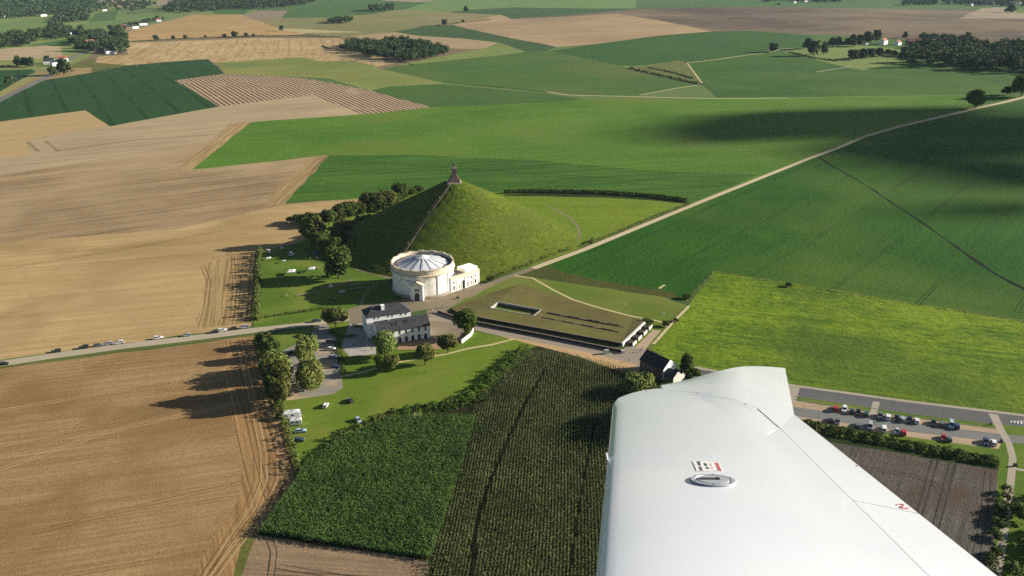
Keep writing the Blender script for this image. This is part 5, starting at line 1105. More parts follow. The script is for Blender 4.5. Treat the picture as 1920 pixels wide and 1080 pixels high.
# motorhome and caravan
def camper(px, py, ang, L_, W, Hh, label, name, cab):
    e = empty(name, G(px, py), ang, label, name, None)
    b = MB(); b.box((0, 0, .45), (L_, W, Hh-.6)); b.box((.1, 0, Hh-.15), (L_-.5, W-.25, .2), top=.96)
    if cab: b.add([(L_/2, -W/2+.1, .45), (L_/2+1.1, -W/2+.15, .5), (L_/2+1.1, -W/2+.15, 1.15), (L_/2+.35, -W/2+.15, 1.95), (L_/2, -W/2+.1, 1.95), (L_/2, W/2-.1, .45), (L_/2+1.1, W/2-.15, .5), (L_/2+1.1, W/2-.15, 1.15), (L_/2+.35, W/2-.15, 1.95), (L_/2, W/2-.1, 1.95)],
                  [(0, 1, 2, 3, 4), (9, 8, 7, 6, 5), (0, 5, 6, 1), (1, 6, 7, 2), (2, 7, 8, 3), (3, 8, 9, 4)]); b.box((L_/2+.1, 0, 1.95), (1.2, W-.15, .85), top=.9)
    b.build('body', PAINT['white'], e)
    for x, y, s in ((-1.6, .3, .5), (.2, -.5, .6), (1.4, .4, .45), (.6, .6, .4), (-.8, -.6, .35)):
        if abs(x) < L_/2-.5: b = MB(); b.box((x, y*W/3, Hh+.05), (s, s, .12)); b.build('roof_hatch', 'glass', e)
    for s in (-1, 1):
        for x in (-L_*.28, L_*.1): b = MB(); b.box((x, s*(W/2+.01), 1.4), (1.0, .04, .6)); b.build('window', 'glass', e)
        for x in ((-L_*.3, L_*.38) if cab else (-.1,)): b = MB(); b.tube((x, s*(W/2-.25), .36), (x, s*(W/2-.02), .36), .36, 12); b.build('wheel', 'tyre', e)
    if cab: b = MB(); b.add([(L_/2+1.08, -W/2+.25, 1.2), (L_/2+1.08, W/2-.25, 1.2), (L_/2+.38, W/2-.25, 1.97), (L_/2+.38, -W/2+.25, 1.97)], [(0, 1, 2, 3)]); b.build('windscreen', 'glass', e)
camper(546, 783, .28, 6.4, 2.6, 3.0, 'large white motorhome with dark roof hatches parked by the scrubby hedge', 'motorhome', True)
camper(555, 796, .2, 4.8, 2.4, 2.6, 'smaller white caravan parked just below the motorhome', 'caravan', False)
# ------------------------------------------------------------------ tents and camp furniture on the garden lawn
def tent(px, py, ang, sx_, sy, label, z0=2.1, z1=2.9, mat='canvas'):
    e = empty('tent', G(px, py), ang, label, 'tent', 'tents on the garden lawn')
    b = MB(); b.box((0, 0, z0), (sx_, sy, .02)); b.add([(-sx_/2, -sy/2, z0), (sx_/2, -sy/2, z0), (sx_/2, sy/2, z0), (-sx_/2, sy/2, z0), (-sx_/4, 0, z1), (sx_/4, 0, z1)], [(0, 1, 5, 4), (1, 2, 5), (2, 3, 4, 5), (3, 0, 4)])
    for x0_, x1_, y0_, y1_ in ((-sx_/2, sx_/2, -sy/2, -sy/2), (-sx_/2, sx_/2, sy/2, sy/2), (-sx_/2, -sx_/2, -sy/2, sy/2)): b.add([(x0_, y0_, z0-.35), (x1_, y1_, z0-.35), (x1_, y1_, z0), (x0_, y0_, z0)], [(0, 1, 2, 3)])
    b.build('canopy', mat, e)
    for x in (-sx_/2, sx_/2):
        for y in (-sy/2, sy/2): b = MB(); b.tube((x, y, 0), (x, y, z0), .05, 6); b.build('pole', 'metal_grey', e)
M['canvas_blue'] = simple("blue_canvas", (.02, .05, .22, 1), .8, .2, var=.04)
tent(547, 514, .1, 4.4, 5.2, 'larger white tent nearest the tall hedge'); tent(585, 509, .05, 3.8, 4.2, 'smaller white tent near the big dark tree'); tent(592, 480, .4, 2.8, 2.6, 'dark blue tent in the shade of the mound trees', mat='canvas_blue')
tent(504, 488, .3, 3.2, 2.4, 'small grey-white shelter at the top corner of the lawn', 1.7, 2.1); tent(533, 493, .2, 1.8, 1.8, 'little pale cube-like stand between shelter and larger tent', 1.6, 1.9)
for i, (x, y) in enumerate(((505, 474), (503, 470), (529, 466))):
    b = MB(); b.box((0, 0, 0), (1.8, .9, .75)); b.box((0, 0, .75), (2.0, 1.1, .06)); o = b.build('table', 'canvas'); o.location = G(x, y); tag(o, 'white covered table on the shaded top lawn, %s of three' % ORD[i], 'table', 'covered tables on the lawn')
def picnic(px, py, ang, label, grp, s=1.0):
    e = empty('picnic_table', G(px, py), ang, label, 'table', grp); e.scale = (s, s, s)
    b = MB(); b.box((0, 0, .72), (1.8, .75, .05)); b.build('tabletop', 'wood', e)
    for y in (-.7, .7): b = MB(); b.box((0, y, .42), (1.8, .28, .05)); b.build('bench', 'wood', e)
    for x in (-.6, .6): b = MB(); b.tube((x, -.7, 0), (x, -.2, .72), .04, 4); b.tube((x, .7, 0), (x, .2, .72), .04, 4); b.box((x, 0, .38), (.06, 1.5, .06)); b.build('leg', 'wood', e)
for i in range(7): picnic(654+i*6.6, 537-i*.9, .1, 'pale picnic table in the upper shaded row beside the round building, %s from the left' % ORD[i], 'picnic tables in the upper row')
for i in range(4): picnic(660+i*7, 543-i*.8, .1, 'pale picnic table in the lower shaded row beside the round building, %s from the left' % ORD[i], 'picnic tables in the lower row')
for i in range(8): picnic(558+i*4.4, 555-i*.75, .25, 'small wooden table in the tight line on the sunny lawn, %s from the left' % ORD[i], 'tables in a tight line', .75)
for i, (x, y) in enumerate(((598, 552), (612, 557), (628, 561), (536, 555), (566, 512), (575, 508), (596, 503))): picnic(x, y, i*.7, 'lone wooden table on the lawn, %s counted from the dark shade patch' % ORD[i], 'scattered tables on the lawn')
b = MB(); b.lathe([(2.2, 0), (2.2, .5), (1.9, .5), (1.9, .2), (.01, .2)], 20); o = b.build('round_basin', 'concrete'); o.location = G(641, 547); tag(o, 'round grey stone basin in the shaded garden', 'basin')
b = MB(); b.box((0, 0, 0), (2.0, 2.0, .6)); b.box((0, 0, .6), (1.0, 1.0, 1.4), top=.6); o = b.build('stone_memorial', 'concrete_white'); o.location = G(620, 537); tag(o, 'small pale stone memorial on the path edge by the big dark tree', 'monument')
for i, (x, y, lb) in enumerate(((1171, 571, 'small pale ground sculpture on the memorial lawn nearer the lane'), (1244, 588, 'small pale ground sculpture on the memorial lawn nearer the bright meadow'))):
    b = MB(); b.box((0, 0, 0), (1.6, .8, .25)); b.box((.2, 0, .25), (.6, .4, .35), top=.5); o = b.build('sculpture', 'concrete_white'); o.location = G(x, y); tag(o, lb, 'sculpture')
e = empty('waste_container', G(1137, 663), .2, 'pale green container on the road edge beside the dark wall', 'container'); b = MB(); b.box((0, 0, .1), (2.2, 1.6, 1.7), top=.94); b.build('body', simple('pale_green_paint', (.5, .58, .42, 1)), e); b = MB(); b.box((0, 0, 1.8), (2.2, 1.6, .15)); b.build('lid', 'concrete', e)
# lamp posts
def lamp(px, py, label, h=5.0):
    e = empty('street_lamp', G(px, py), math.pi/2, label, 'street lamp', 'street lamps by the car park'); b = MB(); b.tube((0, 0, 0), (0, 0, h), .08, 8, r2=.05); b.build('pole', 'metal_grey', e); b = MB(); b.box((.35, 0, h), (.9, .25, .1)); b.build('lamp_head', 'metal_grey', e); b = MB(); b.box((0, 0, 0), (.35, .35, .25)); b.build('base', 'concrete', e)
for x, y, lb in ((1533, 790, 'grey street lamp at the lower bays nearest the wing'), (1570, 757, 'grey street lamp on the verge above the first parked cars'), (1671, 776, 'grey street lamp on the verge above the middle cars'), (1766, 788, 'grey street lamp on the verge above the right-hand cars')): lamp(x, y, lb)
lamp(1331, 696, 'thin grey post on the road edge just beyond the wing tip', 3.5)
for i, (x, y) in enumerate(((1857, 797), (1857, 829))):
    b = MB(); b.box((0, 0, 0), (.5, 1.4 if i else .5, 1.1)); o = b.build('bollard' if not i else 'bin', 'dark_metal'); o.location = G(x if not i else 1877, y); tag(o, ('dark bollard on the verge beside the pale crossing', 'dark low barrier at the end of the lower bays')[i], ('bollard', 'barrier')[i])
b = MB(); b.box((0, 0, 0), (1.2, .8, 1.1)); o = b.build('bin', 'dark_metal'); o.location = G(1903, 874); tag(o, 'dark bin on the grass beside the curved pale path', 'bin')
# zebra bars painted on the asphalt at the right edge
b = MB(); q0 = G(1893, 790); dA = (G(1930, 793)-q0).normalized(); nA = Vector((-dA.y, dA.x, 0))
for i in range(8):
    c = q0+dA*(i*1.25); w_ = min(1, .3+i*.12); b.add([tuple(c-nA*2.2*w_+Vector((0, 0, .012))), tuple(c-nA*2.2*w_+dA*.6+Vector((0, 0, .012))), tuple(c+nA*2.0*w_+dA*1.3+Vector((0, 0, .012))), tuple(c+nA*2.0*w_+dA*.7+Vector((0, 0, .012)))], [(0, 1, 2, 3)])
tag(b.build('road_marking', [MT['zebra']]), kind='structure')
# kerbs along the car park
for pxs in (((1490, 743), (1700, 775), (1860, 795)), ((1490, 749), (1560, 760), (1630, 771)), ((1650, 775), (1780, 792), (1868, 804))):
    b = MB()
    for a_, b_ in zip(pxs, pxs[1:]):
        p0, p1 = G(*a_), G(*b_); d_ = (p1-p0).normalized(); n_ = Vector((-d_.y, d_.x, 0))*.1; V_ = [p0-n_, p1-n_, p1+n_, p0+n_]; b.add([tuple(v) for v in V_]+[(v.x, v.y, .13) for v in V_], [(4, 5, 6, 7), (0, 1, 5, 4), (1, 2, 6, 5), (2, 3, 7, 6), (3, 0, 4, 7)])
    tag(b.build('kerb', 'concrete'), kind='structure')
# fence posts along the lane, the meadow and the mound path
def fence(px, label, step=4.0, h=1.1):
    e = empty('fence', G(*px[0]), 0, label, 'fence'); o_ = e.location.copy(); top = MB(); prev = None
    for a_, b_ in zip(px, px[1:]):
        p0, p1 = G(*a_), G(*b_); n = max(1, int((p1-p0).length/step))
        for i in range(n):
            q = p0+(p1-p0)*i/n-o_; m_ = MB(); m_.box((q.x, q.y, q.z-.1), (.14, .14, h+.1)); m_.build('post', 'wood', e); t_ = q+Vector((0, 0, h*.9))
            if prev is not None: top.tube(prev, t_, .025, 3); top.tube(prev-Vector((0, 0, .4)), t_-Vector((0, 0, .4)), .025, 3)
            prev = t_
    top.build('wire', 'metal_grey', e)
fence([(1292, 575), (1262, 606), (1228, 645)], 'low post and wire fence between memorial lawn and bright meadow'); fence([(700, 668), (745, 657), (828, 655)], 'low wooden fence around the brick terrace', 3, .9); fence([(1090, 463), (1292, 384)], 'post and wire fence along the lane by the mound meadow', 6)
# ------------------------------------------------------------------ people
def person_mesh(nm, stride, arm):
    V_ = [(0, 0, .95), (0, 0, 1.15), (0, 0, 1.38), (0, 0, 1.5), (0, .01, 1.66), (.1, stride, .5), (.1, stride*1.2-.04, .08), (.1, stride*1.2+.12, .04), (-.1, -stride, .5), (-.1, -stride*1.3-.04, .08), (-.1, -stride*1.3+.12, .04),
          (.2, 0, 1.38), (.26, -arm, 1.12), (.27, arm*.3+.05, .88), (-.2, 0, 1.38), (-.26, arm, 1.12), (-.27, arm*1.3+.05, .88)]
    E_ = [(0, 1), (1, 2), (2, 3), (3, 4), (0, 5), (5, 6), (6, 7), (0, 8), (8, 9), (9, 10), (2, 11), (11, 12), (12, 13), (2, 14), (14, 15), (15, 16)]
    return skin_mesh(nm, V_, E_, [.15, .13, .16, .06, .11, .075, .05, .045, .075, .05, .045, .075, .045, .035, .075, .045, .035])
CL = {k: simple('cloth_'+k, v+(1,), .9, .1, var=0) for k, v in dict(white=(.75, .75, .73), red=(.4, .03, .03), blue=(.04, .07, .2), dark=(.03, .03, .035), tan=(.4, .3, .2)).items()}
M['trousers'] = simple('trouser_cloth', (.04, .045, .07, 1), .9, .1, var=0); M['skin'] = simple('skin', (.45, .27, .19, 1), .6, .3, var=0); M['hair'] = simple('hair', (.04, .025, .015, 1), .7, .3, var=0)
PM = [person_mesh('body%d' % i, s, a) for i, (s, a) in enumerate(((.16, .08), (.03, .02), (.22, .12)))]
for me in PM:
    me.materials.append(CL['white']); me.materials.append(M['trousers']); me.materials.append(M['skin'])
    for p_ in me.polygons: z = p_.center.z; p_.material_index = 2 if z > 1.5 or (abs(p_.center.x) > .22 and z < .98) else (1 if z < .98 else 0)
hb = MB(); hb.lathe([(.001, .16), (.08, .14), (.125, .06), (.128, -.02)], 12); hm = bpy.data.meshes.new('hair'); hm.from_pydata(hb.v, [], hb.f); hm.materials.append(M['hair'])
def person(loc, a, k, c, label):
    o = bpy.data.objects.new('person', PM[k]); COL.objects.link(o); o.location = loc; o.rotation_euler = (0, 0, a); o.material_slots[0].link = 'OBJECT'; o.material_slots[0].material = CL[c]
    h_ = bpy.data.objects.new('hair', hm); COL.objects.link(h_); h_.parent = o; h_.location = (0, 0, 1.68); tag(o, label, 'person')
for i, (r, s, c) in enumerate(((20, .3, 'white'), (33, -.3, 'white'), (46, .2, 'tan'), (58, -.2, 'white'), (66, .3, 'white'), (69, -.4, 'white'), (28, -.2, 'blue'))):
    person(stair_pt(r, s, .26), SA+math.pi/2, i % 3, c, '%s-shirted person climbing the mound stair, %s counting down the slope' % (c, ORD[[0, 2, 3, 4, 5, 6, 1][i]]))
for x, y, k, c, lb in ((811, 586, 0, 'white', 'person in white walking on the forecourt left of the ramp wall'), (808, 594, 1, 'white', 'person in white at the start of the ramp wall'), (819, 579, 0, 'tan', 'person in tan at the top of the ramp'), (830, 578, 2, 'blue', 'person in blue by the ramp top'), (839, 576, 1, 'white', 'person in white on the lawn corner above the ramp'),
                       (775, 569, 1, 'red', 'person in red beside the round building portico'), (894, 536, 0, 'dark', 'person in dark clothes by the pavilion corner'), (901, 535, 2, 'dark', 'second person in dark clothes further right of the pavilion'), (1640, 794, 0, 'white', 'person in white walking across the car park lane'), (1205, 655, 1, 'dark', 'person in dark clothes behind the brick house'), (1179, 678, 0, 'tan', 'person in tan on the sandy apron'),
                       (683, 603, 1, 'white', 'person in white beside the inn terrace corner'), (859, 618, 0, 'white', 'person in white under the round dark tree'), (1201, 660, 2, 'blue', 'person in blue walking beside the last white screen'), (870, 548, 1, 'dark', 'person in dark clothes before the arched pavilion door'), (582, 487, 1, 'white', 'person in white near the blue tent'), (594, 486, 0, 'white', 'second person in white right of the blue tent'), (247, 643, 0, 'tan', 'person in tan walking on the country road')):
    person(G(x, y), random.uniform(0, 6), k, c, lb)
# ------------------------------------------------------------------ far villages
HB = {}
def far_house(px, py, L_, D_, rz, he, hr, wall, roof, label, group='far village houses'):
    return gable_house(G(px, py), L_, D_, rz, he, hr, label, 'house', wall=wall, roof=roof, name='village_house', group=group, wins=[('f', L_*.25, 1.2, 1.0, 1.3), ('f', L_*.75, 1.2, 1.0, 1.3), ('r', D_*.5, 1.2, 1.0, 1.3)], doors=[('f', L_*.5, 1.0, 2.1)], parts=False)
for i, (x, y, lb) in enumerate(VH):
    big = y > 60 or 'long' in lb or 'wide' in lb
    far_house(x, y, random.uniform(12, 17)*(1.3 if big else 1), 9.5, random.uniform(.3, 1.1), 6.0, 10.0, 'white_render' if 'orange' not in lb and 'brown' not in lb else 'brick_lit', 'red_tile' if ('red' in lb or i % 4 == 2) and 'grey' not in lb else 'slate', lb)
gable_house(G(1657, 84), 20, 11, .8, 8, 12.5, 'white farmhouse with red tiled roof among dark trees', 'farmhouse', roof='red_tile', name='farmhouse', wins=[('f', x, 1.2, 1.2, 1.6) for x in (3, 8, 13, 17)]+[('f', x, 5, 1.2, 1.4) for x in (3, 8, 13, 17)]+[('r', 5, 4, 1.2, 1.6)], doors=[('f', 10.5, 1.2, 2.2)], parts=False)
gable_house(G(1684, 85), 14, 10, .7, 6, 10, 'small white farm wing right of the farmhouse', 'farmhouse', roof='red_tile', name='farm_wing', wins=[('f', 4, 1.5, 1.2, 1.4), ('f', 10, 1.5, 1.2, 1.4)], parts=False)
gable_house(G(1702, 84), 48, 14, -.02, 7, 13, 'long farm barn with dark brown tiled roof beside the farmhouse', 'barn', wall='brick', roof='red_tile', name='barn', wins=[('f', 12, 1.5, 1.4, 1.2), ('f', 36, 1.5, 1.4, 1.2)], doors=[('f', 24, 4, 4.2)], parts=False)
gable_house(G(1624, 84), 9, 6, .7, 3, 4.6, 'tiny white shed left of the farmhouse', 'shed', name='shed', wins=[('f', 3, 1, 1, 1)], doors=[('f', 6, 1, 2)], parts=False)

# ------------------------------------------------------------------ the aeroplane wing
WS = -math.tan(R(19)); WH = 0.9                     # wing plane: banked down away from the camera
WN = Vector((0, -WS, 1)).normalized()
def W(px, py, lift=0.0):
    u = (px-960)/FPX; v = (540-py)/FPX
    d = Vector((u, math.cos(TH)+v*math.sin(TH), -math.sin(TH)+v*math.cos(TH)))
    t = (-WH+lift/WN.z)/(d.z-WS*d.y)
    return Vector((d.x*t, d.y*t, H+d.z*t))
MP = NT('white_gelcoat', .22, .5); MP.b.inputs["Coat Weight"].default_value = .5; MP.b.inputs["Coat Roughness"].default_value = .06
_r = MP.noise(MP.pos(), 1.6, 4, .6); MP.l(MP.math('ADD', .17, MP.math('MULTIPLY', _r, .14)), MP.b.inputs['Roughness'])
_sp = MP.ramp(MP.noise(MP.pos(), 70, 2, .5), .74, .80)
MP.col(MP.mix(MP.math('MULTIPLY', _sp, .3), MP.mix(MP.ramp(MP.noise(MP.pos(), 1.2, 4), .3, .7), (.74, .775, .85, 1), (.78, .81, .875, 1)), (.30, .28, .25, 1))); M['gelcoat'] = MP.m
wing = empty('airplane_wing', (0, 0, 0), 0, 'glossy white aeroplane wing with sun-tilted tip filling the lower right foreground', 'airplane wing')
def naca(s, t=.115): return 5*t*(.2969*math.sqrt(s)-.126*s-.3516*s*s+.2843*s**3-.1015*s**4)
def top_lift(s): return (naca(s*.76)-naca(.3))*.9
TE_L = -naca(.3)*.9
LT, LB_ = W(1148, 765, TE_L), W(1117, 1080, TE_L); HT, HBt = W(1464, 804, top_lift(1)), W(1741, 1080, top_lift(1)); TT, TB = W(1489, 777, TE_L), W(1870, 1080, TE_L)
def ext(a, b, k): return b+(b-a)*k
LR, HR_, TR = ext(LT, LB_, .75), ext(HT, HBt, .62), ext(TT, TB, .62)
tipc = [(1148, 765), (1150, 757), (1160, 746), (1180, 738), (1210, 731), (1240, 727), (1290, 735), (1340, 762), (1390, 792), (1437, 820), (1464, 804)]
tips = [0, .015, .04, .08, .14, .22, .36, .52, .68, .86, 1.0]
TIPW = [W(x, y, top_lift(s)) for (x, y), s in zip(tipc, tips)]
def tip_at(s):
    for i in range(len(tips)-1):
        if s <= tips[i+1]: k = (s-tips[i])/(tips[i+1]-tips[i]); return TIPW[i]*(1-k)+TIPW[i+1]*k
    return TIPW[-1]
S_ = [0, .003, .01, .02, .04, .06, .09, .13, .18, .24, .3, .36, .42, .5, .6, .7, .8, .86, .93, 1.0]
def loft(fa, fb, S_, under, name, mat, nst=16):
    vs_ = []; up = len(S_)
    for k in range(nst+1):
        t = k/nst
        for s in S_: vs_.append(fa(s)*(1-t)+fb(s)*t)
        for s in reversed(S_):
            q = fa(s)*(1-t)+fb(s)*t; vs_.append(q-WN*under(s))
    n = 2*up; fs_ = []
    for k in range(nst):
        for i in range(n): j = (i+1) % n; fs_.append((k*n+i, k*n+j, (k+1)*n+j, (k+1)*n+i))
    fs_ += [tuple(range(n)), tuple(nst*n+i for i in reversed(range(n)))]
    b = MB(); b.v = [tuple(v) for v in vs_]; b.f = fs_; b.mi = [0]*len(fs_); o = b.build(name, mat, wing, True)
    return o
rl = lambda s: LR+(HR_-LR)*s+WN*(top_lift(s)-top_lift(0)*(1-s)-top_lift(1)*s)
loft(tip_at, rl, S_, lambda s: max(.002, naca(min(1, s*.76))*1.5), 'wing_skin', 'gelcoat')
g_ = (TT-HT).normalized()*.004
al = lambda a, b: (lambda s: a*(1-s)+b*s)
zb = WN*0.0
_m = W(1601, 938, top_lift(1)); mid = (_m-HT).dot(HR_-HT)/(HR_-HT).length_squared; _m2 = W(1722, 962, TE_L); midT = (_m2-TT).dot(TR-TT)/(TR-TT).length_squared
AT, AB = HT+zb+g_, TT
loft(al(HT+zb+g_, TT), al((HT+zb)*(1-mid)+(HR_+zb)*mid+g_, (TT*(1-midT)+TR*midT)), [0, .25, .5, .75, 1], lambda s: .05*(1-s)+.004, 'aileron', 'gelcoat', 6)
mid2 = mid+.0025; midT2 = midT+.0025
loft(al((HT+zb)*(1-mid2)+(HR_+zb)*mid2+g_, (TT*(1-midT2)+TR*midT2)), al(HR_+zb+g_, TR), [0, .25, .5, .75, 1], lambda s: .05*(1-s)+.004, 'flap', 'gelcoat', 8)
b = MB(); hs = [(HT+zb)*(1-t)+(HR_+zb)*t for t in [i/12 for i in range(13)]]
hs = [W(1420, 766, -.008)]+hs
for a_, c_ in zip(hs[:1], hs[1:2]): b.tube(a_, c_, .0014, 5)
for a_, c_ in zip(hs[1:], hs[2:]): b.tube(a_-WN*.004+g_*.5, c_-WN*.004+g_*.5, .0045, 5)
M['gap'] = simple('hinge_gap', (.06, .065, .09, 1), .8, .1, var=0); b.build('hinge_gap', 'gap', wing)
# tip: crease from leading edge to aileron, rear face drooped to catch the sun
inner = TIPW[5:]+[TT]
outer = [W(1240, 724, -.03), W(1292, 711, -.01), W(1342, 697, .01), W(1372, 690, .02), W(1395, 687, -.005), W(1420, 686.5, -.04), W(1448, 688, -.085), W(1472, 690, -.13)]
wv_ = []; nr_ = 6
no = len(outer)
inn2 = []
for i in range(no):
    k = i/(no-1)*(len(inner)-1); j = min(int(k), len(inner)-2); inn2.append(inner[j]*(1-(k-j))+inner[j+1]*(k-j))
inn2[-1] = TT; inn2[-2] = TIPW[-1]; inn2[-3] = TIPW[-2]
for r_ in range(nr_+1):
    t = r_/nr_
    for i in range(no): wv_.append(inn2[i]*(1-t)+outer[i]*t+WN*.012*math.sin(math.pi*t)*(1 if i < no-1 else 0))
nv = len(wv_); wv_ += [v-WN*.02 for v in wv_]
fs_ = []
for r_ in range(nr_):
    for i in range(no-1): a0 = r_*no+i; fs_.append((a0, a0+1, a0+no+1, a0+no)); fs_.append((nv+a0, nv+a0+no, nv+a0+no+1, nv+a0+1))
for i in range(no-1): a0 = nr_*no+i; fs_.append((a0, a0+1, nv+a0+1, nv+a0))
for r_ in range(nr_): a0 = r_*no+no-1; fs_.append((a0, a0+no, nv+a0+no, nv+a0))
b = MB(); b.v = [tuple(v) for v in wv_]; b.f = fs_; b.mi = [0]*len(fs_); b.build('winglet', 'gelcoat', wing, True)
bm = bmesh.new(); me = bpy.data.objects['winglet'].data; bm.from_mesh(me); bmesh.ops.recalc_face_normals(bm, faces=bm.faces); bm.to_mesh(me); bm.free()
for nm in ('wing_skin', 'aileron', 'flap'):
    me = bpy.data.objects[nm].data; bm = bmesh.new(); bm.from_mesh(me); bmesh.ops.recalc_face_normals(bm, faces=bm.faces); bm.to_mesh(me); bm.free()
b = MB(); pts_ = [W(1254, 733, .012), W(1290, 735, .012), W(1330, 739, .014), W(1380, 750, .012), W(1420, 766, .004)]
for a_, c_ in zip(pts_, pts_[1:]): b.tube(a_, c_, .0009, 4)
M['seam'] = simple('panel_seam', (.5, .52, .55, 1), .6, .3, var=0); b.build('panel_seam', 'seam', wing)
bpy.context.view_layer.update()
from mathutils.bvhtree import BVHTree
ws_ = bpy.data.objects['wing_skin']; bvh = BVHTree.FromPolygons([v.co for v in ws_.data.vertices], [tuple(p_.vertices) for p_ in ws_.data.polygons])
bva = [BVHTree.FromPolygons([v.co for v in bpy.data.objects[n_].data.vertices], [tuple(p_.vertices) for p_ in bpy.data.objects[n_].data.polygons]) for n_ in ('wing_skin', 'aileron', 'flap', 'winglet')]
def on_wing(px, py, k=.0015):
    u = (px-960)/FPX; v = (540-py)/FPX; d = Vector((u, math.cos(TH)+v*math.sin(TH), -math.sin(TH)+v*math.cos(TH))).normalized(); o_ = Vector((0, 0, H)); best = None
    for t_ in bva:
        h_ = t_.ray_cast(o_, d)
        if h_[0] is not None and (best is None or h_[3] < best[3]): best = h_
    if best is None: return W(px, py, k), WN
    n_ = best[1] if best[1].dot(d) < 0 else -best[1]
    return best[0]+n_*k, n_
cp, cn = on_wing(1337, 902); cap = bpy.data.objects.new('fuel_cap', None); COL.objects.link(cap); cap.parent = wing; cap.location = cp
tx = (Vector((1, 0, 0))-cn*cn.x).normalized(); ty = cn.cross(tx); cap.matrix_local = Matrix.Translation(cp) @ Matrix((tx, ty, cn)).transposed().to_4x4()
rc = 42/FPX*(cp-Vector((0, 0, H))).length*.95
b = MB(); b.lathe([(rc, 0), (rc, .003), (rc*.97, .005), (rc*.8, .005), (rc*.78, .002), (rc*.02, .002), (.0001, .002)], 48)
M['alu'] = simple('brushed_metal', (.42, .45, .48, 1), .5, .5, .3, var=.05, sc_=20); b.build('cap_ring', 'alu', cap, False)
b = MB(); b.lathe([(rc*.72, .002), (rc*.72, .005), (rc*.66, .0065), (.0001, .0065)], 40); b.build('cap_disc', 'alu', cap)
b = MB(); b.box((-rc*.22, 0, .0066), (rc*.72, rc*.22, .003)); b.build('cap_lever', 'dark_metal', cap); b = MB(); b.box((rc*.22, rc*.02, .0066), (rc*.14, rc*.3, .004)); b.build('latch', 'dark_metal', cap)
for i in range(6):
    a_ = i*math.pi/3+.3; b = MB(); b.lathe([(rc*.045, .005), (rc*.03, .0065), (.0001, .0065)], 8, (rc*.88*math.cos(a_), rc*.88*math.sin(a_), 0)); b.build('screw', 'dark_metal', cap)
def decal(quads, name, mat, par):
    b = MB()
    for q in quads: b.add([tuple(on_wing(*p_, .0022)[0]) for p_ in q], [(3, 2, 1, 0)])
    o = b.build(name, mat, par)
    return o
M['ink_black'] = simple('black_print', (.05, .05, .055, 1), .6, .2, var=0); M['ink_red'] = simple('red_print', (.55, .05, .07, 1), .6, .2, var=0); M['ink_pink'] = simple('fine_red_print', (.62, .30, .32, 1), .6, .2, var=0); M['sticker'] = simple('sticker_film', (.8, .8, .8, 1), .3, .4, var=0)
pl_ = bpy.data.objects.new('placard', None); COL.objects.link(pl_); pl_.parent = wing
b = MB(); b.add([tuple(on_wing(*p_, .0015)[0]) for p_ in ((1297, 865), (1348, 867), (1357, 883), (1306, 884))], [(3, 2, 1, 0)]); b.build('sticker', 'sticker', pl_)
def line_of(x0, y0, x1, y1, wdt, n_, gap, nm, mat):
    qs = []; rr = random.Random(int(x0))
    for i in range(n_):
        if i in gap: continue
        t0, t1 = i/n_+.015, (i+.72)/n_; xa, ya = x0+(x1-x0)*t0, y0+(y1-y0)*t0; xb, yb = x0+(x1-x0)*t1, y0+(y1-y0)*t1
        qs.append([(xa, ya), (xa+wdt*rr.uniform(.85, 1), ya+.4), (xb+wdt, yb+.4), (xb, yb)])
    decal(qs, nm, mat, pl_)
line_of(1299, 865.5, 1305, 881.5, 1.2, 9, (), 'fine_print', 'ink_black')
line_of(1306, 865.5, 1312, 883, 7, 11, (5,), 'black_lettering', 'ink_black')
line_of(1319, 869, 1325, 880, 6, 6, (3,), 'black_lettering', 'ink_black')
line_of(1331, 869, 1335.5, 880, 2.6, 8, (4,), 'fine_red_lettering', 'ink_pink')
line_of(1340, 868, 1346.5, 883, 7, 9, (), 'red_lettering', 'ink_red')
cn_ = [(1681, 948), (1684, 946), (1692, 946.5), (1695, 948.5), (1692, 950.5), (1688, 950), (1688, 952.5), (1693, 954), (1701, 954.5), (1704, 952)]
b = MB(); pp = [on_wing(*q, .002)[0] for q in cn_]
for a_, c_ in zip(pp, pp[1:]): b.tube(a_, c_, .0016, 5)
b.build('red_mark', 'ink_red', wing)
for i, q in enumerate(((1308, 737), (1398, 758), (1212, 735), (1606, 874))):
    b = MB(); c_, n_ = on_wing(*q, .001); b.box((c_.x, c_.y, c_.z-.002), (.006, .006, .004)); b.build('screw', 'dark_metal', wing)
c_ = W(1138, 855, -.02); b = MB(); b.box((c_.x+.002, c_.y, c_.z-.01), (.007, .06, .008), 0); b.build('leading_edge_bracket', 'gelcoat', wing)

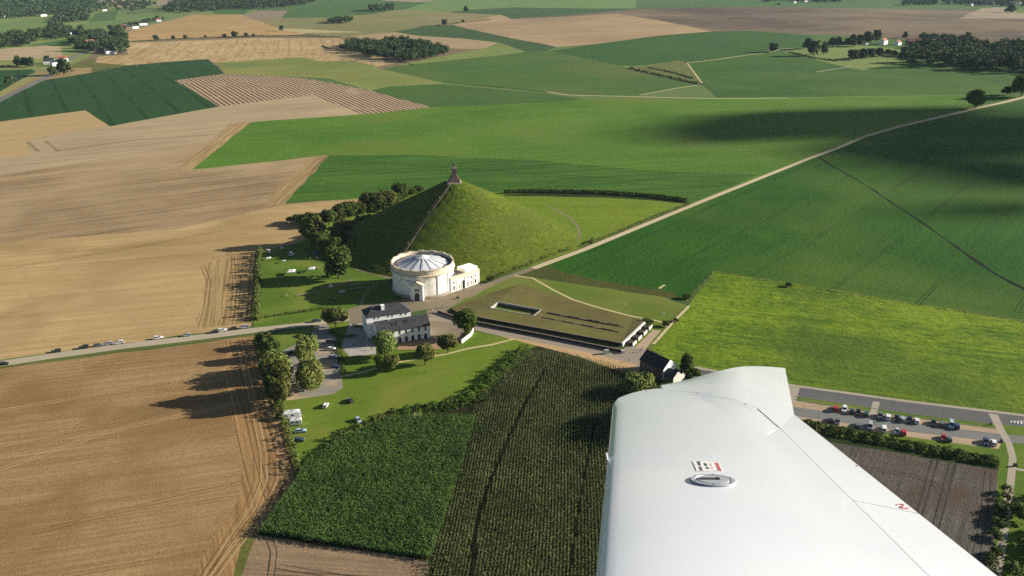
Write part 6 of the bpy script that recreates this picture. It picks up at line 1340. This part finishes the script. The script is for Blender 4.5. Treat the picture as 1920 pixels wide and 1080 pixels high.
# ------------------------------------------------------------------ clouds whose shadows lie on the fields
mcl = bpy.data.materials.new('cloud'); mcl.use_nodes = True; nt = mcl.node_tree; bs = nt.nodes["Principled BSDF"]; bs.inputs["Base Color"].default_value = (.85, .85, .85, 1); bs.inputs["Roughness"].default_value = 1
tb = nt.nodes.new("ShaderNodeBsdfTransparent"); mxs = nt.nodes.new("ShaderNodeMixShader"); mxs.inputs[0].default_value = .75; nt.links.new(tb.outputs[0], mxs.inputs[1]); nt.links.new(bs.outputs[0], mxs.inputs[2]); nt.links.new(mxs.outputs[0], nt.nodes["Material Output"].inputs[0])
def cloud(spots, alt, label, seed):
    g = random.Random(seed); b = MB()
    for (px, py), rx, ry in spots:
        c = G(px, py)+sd*(alt/sd.z)
        for k in range(5):
            ox, oy = g.uniform(-.35, .35)*rx, g.uniform(-.35, .35)*ry; sx_, sy_, sz_ = rx*g.uniform(.55, .8), ry*g.uniform(.55, .8), min(rx, ry)*.16*g.uniform(.7, 1.1); n1, n2 = 18, 9; vs_ = []
            for i in range(n2+1):
                ph = math.pi*i/n2
                for j in range(n1):
                    a = 2*math.pi*j/n1; w_ = 1+.12*math.sin(a*3+k+i)+.08*math.sin(a*5+i*2)
                    vs_.append((c.x+ox+sx_*math.sin(ph)*math.cos(a)*w_, c.y+oy+sy_*math.sin(ph)*math.sin(a)*w_, c.z+sz_*math.cos(ph)))
            b.add(vs_, [(i*n1+j, i*n1+(j+1) % n1, (i+1)*n1+(j+1) % n1, (i+1)*n1+j) for i in range(n2) for j in range(n1)])
    return tag(b.build('cloud', [mcl], None, True), label, 'cloud')
cloud([((1330, 250), 60, 60), ((1430, 240), 90, 80), ((1560, 228), 120, 75), ((1690, 215), 120, 50), ((1640, 262), 90, 60), ((1800, 245), 170, 110), ((1660, 290), 90, 50), ((1700, 300), 80, 55), ((1900, 330), 90, 60), ((1900, 240), 120, 100)], 1500, 'broad flat fair-weather cloud high right of the picture, shading the beet field', 3)
cloud([((1860, 395), 60, 22)], 1500, 'small cloud scrap shading the right edge of the beet field', 4)

# ------------------------------------------------------------------ haze
hz = MB(); hz.add([(-17000, -4000, -20), (17000, -4000, -20), (17000, 27000, -20), (-17000, 27000, -20), (-17000, -4000, 200), (17000, -4000, 200), (17000, 27000, 200), (-17000, 27000, 200)], [(3, 2, 1, 0), (4, 5, 6, 7), (0, 1, 5, 4), (1, 2, 6, 5), (2, 3, 7, 6), (3, 0, 4, 7)])
mh_ = bpy.data.materials.new('haze'); mh_.use_nodes = True; nt = mh_.node_tree; nt.nodes.remove(nt.nodes["Principled BSDF"]); pv_ = nt.nodes.new("ShaderNodeVolumePrincipled"); pv_.inputs["Color"].default_value = (.55, .76, 1, 1); pv_.inputs["Density"].default_value = .00002; pv_.inputs["Anisotropy"].default_value = .0
nt.links.new(pv_.outputs[0], nt.nodes["Material Output"].inputs["Volume"]); ho = hz.build('haze', [mh_]); tag(ho, kind='stuff')
